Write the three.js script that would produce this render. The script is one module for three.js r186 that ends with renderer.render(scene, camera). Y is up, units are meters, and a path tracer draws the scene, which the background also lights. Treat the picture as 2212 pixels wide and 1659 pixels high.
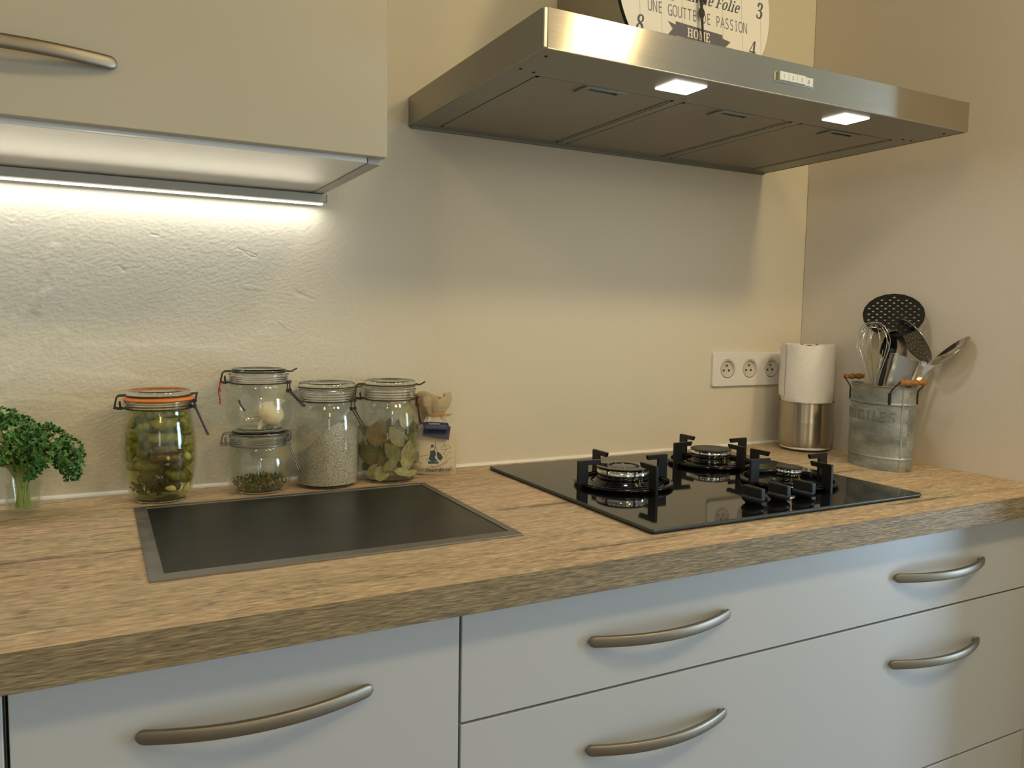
import * as THREE from 'three';
import { RoundedBoxGeometry } from 'three/addons/geometries/RoundedBoxGeometry.js';
import { mergeGeometries, mergeVertices, toCreasedNormals } from 'three/addons/utils/BufferGeometryUtils.js';
import { RectAreaLightUniformsLib } from 'three/addons/lights/RectAreaLightUniformsLib.js';
import { FontLoader } from 'three/addons/loaders/FontLoader.js';
import { TextGeometry } from 'three/addons/geometries/TextGeometry.js';

// ---------------------------------------------------------------- camera, sky, lights, exposure
const V = (x, y, z) => new THREE.Vector3(x, y, z);
const scene = new THREE.Scene();
const camera = new THREE.PerspectiveCamera(51.58, 2212 / 1659, 0.02, 200);
camera.position.set(-1.5834, 0.3001, 1.4406);           // y = 0 is the top of the worktop, x = 0 the right-hand wall, z = 0 the back wall
camera.up.set(0.02375, 0.99639, -0.08148);
camera.lookAt(-1.5834 + 0.46527, 0.3001 - 0.08316, 1.4406 - 0.88125);
const renderer = new THREE.WebGLRenderer({ antialias: true });
renderer.toneMapping = THREE.LinearToneMapping;
renderer.toneMappingExposure = 1.0;
renderer.shadowMap.enabled = true;
renderer.shadowMap.type = THREE.PCFSoftShadowMap;
RectAreaLightUniformsLib.init();
const WARM = new THREE.Color(1.0, 0.79, 0.42), COOL = new THREE.Color(0.57, 0.79, 1.0), LED = new THREE.Color(1.0, 0.975, 0.88);
const POWER = { ceiling: 1, strip: 14, hood: 62, windowRight: 20, windowFront: 2.6, sky: 0.38, pendant: 0.95 };
const CEILING_LAMPS = [[-0.1, 1.7, 2.3], [-0.75, 1.7, 1.1], [-2.1, 1.75, 0.9]];        // x, z, candela
const PENDANT = [-1.5, 0.95, 3.0];
{ // an overcast sky: air only
  const w = 64, h = 32, d = new Float32Array(w * h * 4);
  for (let y = 0; y < h; y++) for (let x = 0; x < w; x++) {
    const e = Math.max(0, (y + 0.5) / h - 0.5) * 2, i = (y * w + x) * 4;
    d[i] = 1.5 - 0.75 * e; d[i + 1] = 1.75 - 0.65 * e; d[i + 2] = 1.95 - 0.4 * e; d[i + 3] = 1;
  }
  const t = new THREE.DataTexture(d, w, h, THREE.RGBAFormat, THREE.FloatType);
  t.mapping = THREE.EquirectangularReflectionMapping; t.magFilter = THREE.LinearFilter; t.needsUpdate = true;
  scene.background = t; scene.environment = null; scene.backgroundIntensity = POWER.sky;
}
const WINDOWS = { right: { z0: 1.85, z1: 2.85, y0: -0.85, y1: 0.95, x: 2.6 }, front: { x0: -2.05, x1: -1.55, y0: -0.2, y1: 0.9, z: 4.2 } };
{
  const r = WINDOWS.right, a = new THREE.RectAreaLight(COOL, POWER.windowRight, r.z1 - r.z0 - 0.1, r.y1 - r.y0 - 0.1);
  a.position.set(r.x - 0.02, (r.y0 + r.y1) / 2, (r.z0 + r.z1) / 2); a.lookAt(r.x - 1, (r.y0 + r.y1) / 2, (r.z0 + r.z1) / 2); scene.add(a);
  const f = WINDOWS.front, b = new THREE.RectAreaLight(COOL, POWER.windowFront, f.x1 - f.x0 - 0.1, f.y1 - f.y0 - 0.1);
  b.position.set((f.x0 + f.x1) / 2, (f.y0 + f.y1) / 2, f.z - 0.02); b.lookAt((f.x0 + f.x1) / 2, (f.y0 + f.y1) / 2, f.z - 1); scene.add(b);
}

// ---------------------------------------------------------------- helpers
let seed = 7;
const rnd = () => { seed = (seed + 0x6d2b79f5) | 0; let t = Math.imul(seed ^ (seed >>> 15), 1 | seed); t = (t + Math.imul(t ^ (t >>> 7), 61 | t)) ^ t; return ((t ^ (t >>> 14)) >>> 0) / 4294967296; };
const rr = (a, b) => a + (b - a) * rnd();
const clamp = (x, a = 0, b = 1) => Math.min(b, Math.max(a, x)), smooth = (a, b, x) => { const t = clamp((x - a) / (b - a)); return t * t * (3 - 2 * t); }, lerp = (a, b, t) => a + (b - a) * t;
const used = {};
const numbered = (n) => { const k = used[n] = (used[n] ?? -1) + 1; return k ? n + '_' + String(k).padStart(3, '0') : n; };
function dress(o) { o.traverse((m) => { if (m.isMesh) { m.castShadow = true; m.receiveShadow = true; } }); return o; }
function thing(name, label, category, pos = [0, 0, 0], turn = 0, group) {
  const o = new THREE.Group(); o.name = numbered(name); o.position.set(...pos); o.rotation.y = turn;
  o.userData = { label, category }; if (group) o.userData.group = group;
  scene.add(o); return o;
}
function part(name, geo, mat, parent, label) {
  const m = new THREE.Mesh(geo, mat); m.name = name; m.castShadow = m.receiveShadow = true; parent.add(m);
  if (label) m.userData.label = label;
  return m;
}
function single(name, geo, mat, label, category, group, kind) {
  const m = part(numbered(name), geo, mat, scene); m.userData = { label, category };
  if (group) m.userData.group = group; if (kind) m.userData.kind = kind;
  return m;
}
function struct(name, geo, mat) { const m = part(numbered(name), geo, mat, scene); m.userData = { kind: 'structure' }; return m; }
const plain = (g) => { const q = g.index ? g.toNonIndexed() : g.clone(); for (const k of Object.keys(q.attributes)) if (!['position', 'normal', 'uv'].includes(k)) q.deleteAttribute(k); if (!q.attributes.uv) q.setAttribute('uv', new THREE.BufferAttribute(new Float32Array(q.attributes.position.count * 2), 2)); if (!q.attributes.normal) q.computeVertexNormals(); return q; };
const merge = (...gs) => mergeGeometries(gs.flat().map(plain));
const box = (x0, x1, y0, y1, z0, z1) => new THREE.BoxGeometry(x1 - x0, y1 - y0, z1 - z0).translate((x0 + x1) / 2, (y0 + y1) / 2, (z0 + z1) / 2);
const rbox = (x0, x1, y0, y1, z0, z1, r = 0.002, s = 2) => new RoundedBoxGeometry(x1 - x0, y1 - y0, z1 - z0, s, r).translate((x0 + x1) / 2, (y0 + y1) / 2, (z0 + z1) / 2);
// uv in metres, by the face's main direction
function metric(g, s = 1) {
  const q = g.index ? g.toNonIndexed() : g, p = q.attributes.position, n = q.attributes.normal, uv = new Float32Array(p.count * 2);
  for (let i = 0; i < p.count; i++) {
    const a = Math.abs(n.getX(i)), b = Math.abs(n.getY(i)), c = Math.abs(n.getZ(i)), x = p.getX(i), y = p.getY(i), z = p.getZ(i);
    const [u, v] = b >= a && b >= c ? [x, z] : a >= c ? [z, y] : [x, y];
    uv[i * 2] = u * s; uv[i * 2 + 1] = v * s;
  }
  q.setAttribute('uv', new THREE.BufferAttribute(uv, 2)); return q;
}
const tube = (pts, r, closed = false, seg = 0, rad = 8) => new THREE.TubeGeometry(new THREE.CatmullRomCurve3(pts.map((p) => (p.isVector3 ? p : V(...p))), closed, 'centripetal'), seg || pts.length * 6, r, rad, closed);
// wire that keeps its bends sharp, with round ends
function wire(pts, r, bend = 0.004) {
  const P = pts.map((p) => (p.isVector3 ? p : V(...p))), path = new THREE.CurvePath();
  let a = P[0];
  for (let i = 1; i < P.length; i++) {
    if (i === P.length - 1) { path.add(new THREE.LineCurve3(a, P[i])); break; }
    const d0 = P[i].clone().sub(P[i - 1]), d1 = P[i + 1].clone().sub(P[i]), b = Math.min(bend, d0.length() * 0.45, d1.length() * 0.45);
    const s = P[i].clone().addScaledVector(d0.normalize(), -b), e = P[i].clone().addScaledVector(d1.normalize(), b);
    path.add(new THREE.LineCurve3(a, s)); path.add(new THREE.QuadraticBezierCurve3(s, P[i], e)); a = e;
  }
  return merge(new THREE.TubeGeometry(path, P.length * 10, r, 8, false), new THREE.SphereGeometry(r, 8, 6).translate(...P[0].toArray()), new THREE.SphereGeometry(r, 8, 6).translate(...P.at(-1).toArray()));
}
const lathe = (prof, seg = 64) => new THREE.LatheGeometry(prof.map(([r, y]) => new THREE.Vector2(Math.max(r, 0), y)), seg);
// a lathe profile rounded by a spline
function softLathe(prof, seg = 64, n = 60) { const c = new THREE.SplineCurve(prof.map(([r, y]) => new THREE.Vector2(r, y))); return new THREE.LatheGeometry(c.getPoints(n).map((q) => new THREE.Vector2(Math.max(q.x, 0), q.y)), seg); }
function shapeOf(pts) { const s = new THREE.Shape(); pts.forEach(([x, y], i) => (i ? s.lineTo(x, y) : s.moveTo(x, y))); s.closePath(); return s; }
const extrude = (shape, depth, bevel = 0, seg = 1, curve = 12) => new THREE.ExtrudeGeometry(shape, { depth, bevelEnabled: bevel > 0, bevelThickness: bevel, bevelSize: bevel, bevelOffset: -bevel, bevelSegments: seg, curveSegments: curve });
function roundRect(x0, y0, x1, y1, r, path = new THREE.Shape()) {
  path.moveTo(x0 + r, y0); path.lineTo(x1 - r, y0); path.absarc(x1 - r, y0 + r, r, -Math.PI / 2, 0); path.lineTo(x1, y1 - r); path.absarc(x1 - r, y1 - r, r, 0, Math.PI / 2);
  path.lineTo(x0 + r, y1); path.absarc(x0 + r, y1 - r, r, Math.PI / 2, Math.PI); path.lineTo(x0, y0 + r); path.absarc(x0 + r, y0 + r, r, Math.PI, Math.PI * 1.5); return path;
}
// a grid of points f(u, v) -> Vector3 as a smooth surface
function sheet(f, nu, nv) {
  const pos = [], uv = [], idx = [];
  for (let j = 0; j <= nv; j++) for (let i = 0; i <= nu; i++) { const p = f(i / nu, j / nv); pos.push(p.x, p.y, p.z); uv.push(i / nu, j / nv); }
  for (let j = 0; j < nv; j++) for (let i = 0; i < nu; i++) { const a = j * (nu + 1) + i, b = a + 1, c = a + nu + 1, d = c + 1; idx.push(a, b, d, a, d, c); }
  const g = new THREE.BufferGeometry(); g.setAttribute('position', new THREE.Float32BufferAttribute(pos, 3)); g.setAttribute('uv', new THREE.Float32BufferAttribute(uv, 2)); g.setIndex(idx); g.computeVertexNormals(); return g;
}
// a sheet with thickness t along its normals
function thick(f, nu, nv, t) {
  const g = sheet(f, nu, nv), p = g.attributes.position, n = g.attributes.normal, W = nu + 1, count = p.count, pos = [...p.array], uv = [...g.attributes.uv.array, ...g.attributes.uv.array], idx = [...g.index.array];
  for (let i = 0; i < count; i++) pos.push(p.getX(i) - n.getX(i) * t, p.getY(i) - n.getY(i) * t, p.getZ(i) - n.getZ(i) * t);
  for (let k = 0; k < g.index.count; k += 3) idx.push(g.index.array[k] + count, g.index.array[k + 2] + count, g.index.array[k + 1] + count);
  const rim = []; for (let i = 0; i < nu; i++) rim.push([i + 1, i], [nv * W + i, nv * W + i + 1]); for (let j = 0; j < nv; j++) rim.push([j * W, (j + 1) * W], [(j + 1) * W + nu, j * W + nu]);
  for (const [a, b] of rim) idx.push(a, b, b + count, a, b + count, a + count);
  const o = new THREE.BufferGeometry(); o.setAttribute('position', new THREE.Float32BufferAttribute(pos, 3)); o.setAttribute('uv', new THREE.Float32BufferAttribute(uv, 2)); o.setIndex(idx);
  return toCreasedNormals(o, 0.9);
}

// ---------------------------------------------------------------- noise and textures
const HASH = new Float32Array(65536); for (let i = 0; i < 65536; i++) HASH[i] = rnd();
const hash = (x, y) => HASH[((x * 73 + y * 3259 + ((x * y) >> 3) * 17) & 65535 ^ ((y & 255) << 8)) & 65535];
function noise(x, y) { const i = Math.floor(x), j = Math.floor(y), u = x - i, v = y - j, a = u * u * (3 - 2 * u), b = v * v * (3 - 2 * v); return lerp(lerp(hash(i, j), hash(i + 1, j), a), lerp(hash(i, j + 1), hash(i + 1, j + 1), a), b); }
const fbm = (x, y, o = 4) => { let s = 0, a = 0.5, n = 0; for (let i = 0; i < o; i++) { s += a * noise(x, y); n += a; x = x * 2.03 + 17.1; y = y * 2.03 + 9.7; a *= 0.5; } return s / n; };
function colorTexture(w, h, f) {
  const d = new Uint8Array(w * h * 4), c = [0, 0, 0];
  for (let y = 0; y < h; y++) for (let x = 0; x < w; x++) { f(x, y, c); const i = (y * w + x) * 4; d[i] = clamp(c[0], 0, 255); d[i + 1] = clamp(c[1], 0, 255); d[i + 2] = clamp(c[2], 0, 255); d[i + 3] = 255; }
  const t = new THREE.DataTexture(d, w, h); t.colorSpace = THREE.SRGBColorSpace; t.wrapS = t.wrapT = THREE.RepeatWrapping; t.magFilter = THREE.LinearFilter; t.needsUpdate = true; return t;
}
function heightTexture(w, h, f, wrap = THREE.RepeatWrapping) {
  const d = new Float32Array(w * h * 4);
  for (let y = 0; y < h; y++) for (let x = 0; x < w; x++) { const v = f(x, y), i = (y * w + x) * 4; d[i] = d[i + 1] = d[i + 2] = v; d[i + 3] = 1; }
  const t = new THREE.DataTexture(d, w, h, THREE.RGBAFormat, THREE.FloatType); t.wrapS = t.wrapT = wrap; t.magFilter = THREE.LinearFilter; t.needsUpdate = true; return t;
}
function canvasTexture(w, h, draw) { const c = document.createElement('canvas'); c.width = w; c.height = h; draw(c.getContext('2d'), w, h); const t = new THREE.CanvasTexture(c); t.colorSpace = THREE.SRGBColorSpace; t.anisotropy = 8; return t; }
const std = (o) => new THREE.MeshStandardMaterial(o), phy = (o) => new THREE.MeshPhysicalMaterial(o);

// worktop oak: texture covers 2 m x 1 m; grain runs along u
const OAK_W = 2048, OAK_H = 1024;
const oakWarp = (x, y) => y + 10 * (fbm(x / 420, y / 60 + 3, 3) - 0.5);
const oakMap = colorTexture(OAK_W, OAK_H, (px, py, c) => {
  const x = px * (2000 / OAK_W), y = py * (1000 / OAK_H), yy = oakWarp(x, y), row = Math.floor(y / 118);
  const fine = noise(x / 8, yy / 1.9) - 0.5, mid = noise(x / 17 + 31, yy / 3.2) - 0.5, wide = fbm(x / 330 + 7, yy / 15, 3) - 0.5, board = fbm(x / 900 + 50, row * 7.7, 2) - 0.5;
  let k = 1 + fine * 0.20 + mid * 0.22 + wide * 0.11 + board * 0.06;
  k -= 0.16 * smooth(0.62, 0.85, noise(x / 13 + 200, yy / 2.4)) * smooth(0.35, 0.7, fbm(x / 210, y / 30, 2));   // dark pores
  k += 0.12 * smooth(0.70, 0.9, noise(x / 10 + 400, yy / 2.2)) * smooth(0.4, 0.7, fbm(x / 160 + 9, y / 40, 2));  // pale flecks
  const crack = Math.abs(((y + 8 * (fbm(x / 260, 4, 3) - 0.5)) % 236) - 112);                                  // dark lines along the board joints
  k -= 0.38 * smooth(2.4, 0, crack) * smooth(0.47, 0.62, fbm(x / 190 + 90, row * 3.3, 2));
  k -= 0.16 * smooth(16, 0, crack) * smooth(0.38, 0.6, fbm(x / 190 + 90, row * 3.3, 2));
  const pink = fbm(x / 400 + 9, y / 70 + 40, 2) - 0.5;
  c[0] = 191 * k + pink * 8; c[1] = 168 * k - pink * 5; c[2] = 136 * k - pink * 4;
});
const oakBump = heightTexture(OAK_W / 2, OAK_H, (px, py) => { const x = px * (4000 / OAK_W), y = py * (1000 / OAK_H), yy = oakWarp(x, y); return noise(x / 8, yy / 1.9) * 0.6 + noise(x / 17 + 31, yy / 3.2) * 0.4; });
for (const t of [oakMap, oakBump]) { t.repeat.set(0.5, 1); t.wrapS = t.wrapT = THREE.MirroredRepeatWrapping; }
const oak = std({ map: oakMap, bumpMap: oakBump, bumpScale: 0.0006, roughness: 0.55 });
// front edge band: greyer, stronger sawn relief; 1 m x 38 mm
const edgeField = (x, y) => { const yy = y + 3 * (fbm(x / 150, y / 14 + 2, 2) - 0.5); return (noise(x / 8, yy / 0.95) - 0.5) * 1.0 + (noise(x / 19 + 12, yy / 1.5) - 0.5) * 0.9 + (fbm(x / 70 + 5, yy / 7, 2) - 0.5) * 0.25; };
const edgeMap = colorTexture(2048, 128, (px, py, c) => { const x = px / 1.024, y = py * 0.3, k = 1 + 0.33 * edgeField(x, y), q = fbm(x / 300, y / 40, 2) - 0.5; c[0] = 128 * k + 8 * q; c[1] = 113 * k; c[2] = 84 * k - 8 * q; });
const edgeBump = heightTexture(2048, 128, (px, py) => edgeField(px / 1.024, py * 0.3) * 0.5 + 0.5);
for (const t of [edgeMap, edgeBump]) { t.repeat.set(0.5, 1 / 0.0384); t.wrapS = t.wrapT = THREE.MirroredRepeatWrapping; }
const oakEdge = std({ map: edgeMap, bumpMap: edgeBump, bumpScale: 0.0009, roughness: 0.6 });

// hand-trowelled plaster: covers x -2.4..0, y -0.15..1.05
const plasterBump = heightTexture(2048, 1024, (px, py) => {
  const x = (px / 2048) * 2.4 - 2.4, y = (py / 1024) * 1.2 - 0.15;
  const rough = lerp(0.10, 1, smooth(-0.98, -1.22, x));
  const a = px * 0.95 + py * 0.45, b = py * 0.9 - px * 0.42;                                    // brushed on at a slant
  const grain = noise(a * 0.30, b * 0.50) * 0.20 + noise(a * 0.17 + 40, b * 0.30) * 0.16;
  const lumps = fbm(x * 8 + 30, y * 9 + 8, 2) * 0.9, soft = fbm(x * 3 + 3, y * 3 + 60, 2) * 1.6;
  const line = (x0, y0, x1, y1, w, h) => { const dx = x1 - x0, dy = y1 - y0, l = Math.hypot(dx, dy), t = clamp(((x - x0) * dx + (y - y0) * dy) / (l * l)), wob = (fbm(x * 40 + x0 * 90, y * 40, 2) - 0.5) * 0.012, e = Math.hypot(x - x0 - t * dx, y - y0 - t * dy) + wob; return h * smooth(w, 0, Math.abs(e)) * (0.35 + 0.65 * noise(x * 60 + y0 * 50, y * 60)); };
  const step = (x0, y0, x1, y1, h) => { const dx = x1 - x0, dy = y1 - y0, l = Math.hypot(dx, dy), t = ((x - x0) * dx + (y - y0) * dy) / (l * l), e = ((y - y0) * dx - (x - x0) * dy) / l + (fbm(x * 22 + 7, y * 22, 2) - 0.5) * 0.010; return t < -0.1 || t > 1.1 ? 0 : h * smooth(0.005, -0.005, e) * smooth(-0.05, 0.0, e) * 0.6 * smooth(-0.1, 0.08, t) * smooth(1.1, 0.92, t); };
  let marks = step(-1.615, 0.247, -1.375, 0.243, 0.55) + step(-1.375, 0.243, -1.31, 0.275, 0.4) + step(-1.63, 0.205, -1.47, 0.188, 0.45) + step(-1.70, 0.165, -1.52, 0.150, 0.5) + step(-1.60, 0.145, -1.42, 0.12, 0.4) + step(-1.235, 0.26, -1.16, 0.235, 0.4) + step(-1.19, 0.2, -1.14, 0.21, 0.3);
  marks += line(-1.635, 0.395, -1.655, 0.30, 0.014, 0.9) + line(-1.645, 0.33, -1.70, 0.265, 0.010, 0.7) + line(-1.63, 0.26, -1.71, 0.185, 0.012, 0.7);
  marks += line(-1.262, 0.338, -1.225, 0.325, 0.007, -0.7) + line(-1.252, 0.327, -1.23, 0.32, 0.004, 0.6) + line(-1.35, 0.345, -1.27, 0.335, 0.004, 0.3) + line(-1.29, 0.285, -1.265, 0.272, 0.004, 0.4) + line(-1.495, 0.425, -1.485, 0.424, 0.004, -0.9) + line(-1.545, 0.372, -1.538, 0.366, 0.005, -0.8) + line(-1.36, 0.41, -1.33, 0.398, 0.002, -0.5);
  const v = grain * lerp(0.4, 1, rough) + (lumps + soft + marks) * rough;
  return v * smooth(-0.15, -0.08, y) * smooth(1.05, 0.95, y) * smooth(-2.4, -2.3, x);
}, THREE.ClampToEdgeWrapping);
const wallPaint = std({ color: 0xd9d2c0, roughness: 0.85, bumpMap: plasterBump, bumpScale: 0.0021 });
const wallPlain = std({ color: 0xddd5c9, roughness: 0.85, bumpMap: heightTexture(256, 256, (x, y) => noise(x / 2.2, y / 2.2) * 0.6 + noise(x / 5, y / 5) * 0.4), bumpScale: 0.00025 });
wallPlain.bumpMap.repeat.set(2.5, 2.5);
const white = std({ color: 0xe6e4de, roughness: 0.9 }), ceilingPaint = std({ color: 0xa89a84, roughness: 0.9 });
const tiles = std({ color: 0x9a9186, roughness: 0.5 });
const lacquer = phy({ color: 0xb0b4b7, roughness: 0.34 });                               // satin white fronts
const lacquerUpper = phy({ color: 0xaaa391, roughness: 0.36 });                             // wall cabinet door, a shade warmer than the base fronts
const lacquerEdge = std({ color: 0xaaa9a6, roughness: 0.4 });
const glossWhite = phy({ color: 0xe2dfd8, roughness: 0.13 });
const gapDark = std({ color: 0x1b1c1e, roughness: 0.9 });
const satinNickel = std({ color: 0x8d8578, metalness: 1, roughness: 0.46 });
const brushRough = heightTexture(256, 512, (x, y) => 0.80 + 0.2 * noise(x / 90, y * 0.9));
brushRough.repeat.set(2, 4);
const brushBump = heightTexture(512, 512, (x, y) => noise(x / 120, y * 0.8));
brushBump.repeat.set(2, 6);
const steelFront = phy({ color: 0xbfb9ac, metalness: 1, roughness: 0.22, roughnessMap: brushRough, anisotropy: 1, anisotropyRotation: Math.PI / 2 });
const steel = std({ color: 0xb9b4aa, metalness: 1, roughness: 0.36 });
const steelSide = std({ color: 0xa9a498, metalness: 1, roughness: 0.45, bumpMap: brushBump, bumpScale: 0.00004 });
const steelBright = std({ color: 0xc9c7c2, metalness: 1, roughness: 0.17 });
const steelUnder = std({ color: 0x918f85, metalness: 0.8, roughness: 0.48 });
const chrome = std({ color: 0xd8d8d6, metalness: 1, roughness: 0.12 });
const ironWire = std({ color: 0x4a4743, metalness: 0.8, roughness: 0.45 });
const zincWire = std({ color: 0x8d8c88, metalness: 1, roughness: 0.32 });
const rustWire = std({ color: 0x5b3a25, metalness: 0.45, roughness: 0.7 });
const blackGlass = phy({ color: 0x0a0a0b, roughness: 0.05, ior: 1.52 });
const blackGlassEdge = phy({ color: 0x182020, roughness: 0.18 });
const enamel = phy({ color: 0x070707, roughness: 0.12 });
const castIron = std({ color: 0x0b0b0b, roughness: 0.42 });
const knobBlack = std({ color: 0x15181a, roughness: 0.5 });
const blackPlastic = std({ color: 0x0c0c0d, roughness: 0.45 });
const plateWhite = phy({ color: 0xe4e1dc, roughness: 0.28 });
const jarGlass = phy({ color: new THREE.Color(0.968, 0.978, 0.962), roughness: 0.0, transmission: 1, thickness: 0, ior: 1.5 });
const rimGlass = phy({ color: 0xffffff, roughness: 0.0, transmission: 1, thickness: 0.01, ior: 1.48, attenuationColor: new THREE.Color(0.80, 0.90, 0.82), attenuationDistance: 0.12 });
const lidGlass = rimGlass;
const glow = (c, k) => std({ color: 0x000000, emissive: c, emissiveIntensity: k, roughness: 1 });

// ---------------------------------------------------------------- the room
const FLOOR = -0.9, CEIL = 1.5;
struct('floor', box(-3.7, 2.75, FLOOR - 0.1, FLOOR, -0.15, 4.35), tiles);
struct('ceiling', box(-3.7, 2.75, CEIL, CEIL + 0.12, -0.15, 4.35), ceilingPaint);
{
  const g = metric(box(-3.7, 2.75, FLOOR, CEIL, -0.15, 0)), p = g.attributes.position, uv = g.attributes.uv;
  for (let i = 0; i < p.count; i++) uv.setXY(i, (p.getX(i) + 2.4) / 2.4, (p.getY(i) + 0.15) / 1.2);
  // cut to the span that carries the plaster relief, so that the map reaches it undistorted
  struct('wall_back', g, wallPaint);
}
struct('wall_right', metric(rbox(0, 0.12, FLOOR, CEIL, 0, 0.78, 0.003)), wallPlain);
struct('wall_left', box(-3.85, -3.7, FLOOR, CEIL, -0.15, 4.35), white);
{ // far right wall with a window, front wall with a window: both behind the camera
  const r = WINDOWS.right, f = WINDOWS.front;
  struct('wall_far_right', merge(box(r.x, r.x + 0.2, FLOOR, r.y0, 0, 4.35), box(r.x, r.x + 0.2, r.y1, CEIL, 0, 4.35), box(r.x, r.x + 0.2, r.y0, r.y1, 0, r.z0), box(r.x, r.x + 0.2, r.y0, r.y1, r.z1, 4.35)), white);
  struct('wall_front', merge(box(-3.7, 2.75, FLOOR, f.y0, f.z, f.z + 0.2), box(-3.7, 2.75, f.y1, CEIL, f.z, f.z + 0.2), box(-3.7, f.x0, f.y0, f.y1, f.z, f.z + 0.2), box(f.x1, 2.75, f.y0, f.y1, f.z, f.z + 0.2)), white);
  const pane = phy({ color: 0xffffff, roughness: 0, transmission: 1, thickness: 0, ior: 1.5 });
  const mz = (r.z0 + r.z1) / 2, mx = (f.x0 + f.x1) / 2, t = 0.05;
  const w1 = struct('window_1', merge(box(r.x + 0.06, r.x + 0.12, r.y0, r.y0 + t, r.z0, r.z1), box(r.x + 0.06, r.x + 0.12, r.y1 - t, r.y1, r.z0, r.z1), box(r.x + 0.06, r.x + 0.12, r.y0, r.y1, r.z0, r.z0 + t), box(r.x + 0.06, r.x + 0.12, r.y0, r.y1, r.z1 - t, r.z1), box(r.x + 0.06, r.x + 0.12, r.y0, r.y1, mz - t, mz + t)), white);
  part('pane', box(r.x + 0.088, r.x + 0.092, r.y0 + t, r.y1 - t, r.z0 + t, mz - t), pane, w1); part('pane', box(r.x + 0.088, r.x + 0.092, r.y0 + t, r.y1 - t, mz + t, r.z1 - t), pane, w1);
  const w2 = struct('window_2', merge(box(f.x0, f.x1, f.y0, f.y0 + t, f.z + 0.06, f.z + 0.12), box(f.x0, f.x1, f.y1 - t, f.y1, f.z + 0.06, f.z + 0.12), box(f.x0, f.x0 + t, f.y0, f.y1, f.z + 0.06, f.z + 0.12), box(f.x1 - t, f.x1, f.y0, f.y1, f.z + 0.06, f.z + 0.12), box(mx - t, mx + t, f.y0, f.y1, f.z + 0.06, f.z + 0.12)), white);
  part('pane', box(f.x0 + t, mx - t, f.y0 + t, f.y1 - t, f.z + 0.088, f.z + 0.092), pane, w2); part('pane', box(mx + t, f.x1 - t, f.y0 + t, f.y1 - t, f.z + 0.088, f.z + 0.092), pane, w2);
  struct('lawn', box(-12, 16, -1.1, -1.02, -8, 18), std({ color: 0x5c7a3a, roughness: 1 }));
}
struct('trim_1', merge(sheet((u, v) => V(lerp(-3.6, 0, u), 0.0055 * Math.cos(v * Math.PI / 2) + 0.0002, 0.0062 * Math.sin(v * Math.PI / 2)), 1, 6)), std({ color: 0xeceae6, roughness: 0.4 }));
CEILING_LAMPS.forEach(([x, z, power], i) => {
  const t = thing('ceiling_lamp', ['round opal ceiling lamp nearest the right-hand wall', 'round opal ceiling lamp in the middle of the row of three', 'round opal ceiling lamp at the left end of the row of three'][i], 'ceiling lamp', [x, CEIL, z]);
  part('mount', lathe([[0, -0.010], [0.075, -0.010], [0.075, 0], [0, 0]], 40), steel, t);
  part('opal_shade', softLathe([[0.001, -0.042], [0.03, -0.040], [0.056, -0.029], [0.070, -0.010]], 40, 24), glow(WARM, 2.5), t);
  const l = new THREE.PointLight(WARM, power * POWER.ceiling, 0, 2); l.position.set(x, CEIL - 0.10, z); l.castShadow = true; l.shadow.radius = 5; l.shadow.mapSize.set(1024, 1024); scene.add(l);
});
{
  const [x, y, z] = PENDANT, t = thing('pendant_lamp', 'low hanging warm globe pendant lamp behind the camera', 'pendant lamp', [x, y, z]);
  part('globe', new THREE.SphereGeometry(0.07, 32, 20), glow(WARM, 3), t); part('cord', new THREE.CylinderGeometry(0.003, 0.003, CEIL - y - 0.07, 8).translate(0, (CEIL - y + 0.07) / 2, 0), blackPlastic, t);
  const l = new THREE.PointLight(WARM, POWER.pendant, 0, 2); l.position.set(x, y, z); l.castShadow = true; l.shadow.radius = 6; scene.add(l);
}

// ---------------------------------------------------------------- worktop and base units
const DEPTH = 0.641, THICK = 0.0383;
{
  const t = thing('worktop', 'long light oak laminate worktop with a greyer ribbed front edge', 'worktop', [0, 0, 0]);
  part('slab', metric(box(-3.4, -0.0005, -THICK, 0, 0.0005, DEPTH - 0.0012)), oak, t);
  part('front_edge', metric(rbox(-3.4, -0.0005, -THICK, -0.0003, DEPTH - 0.0024, DEPTH, 0.0008)), oakEdge, t, 'greyish ribbed oak front edge of the worktop');
}
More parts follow.
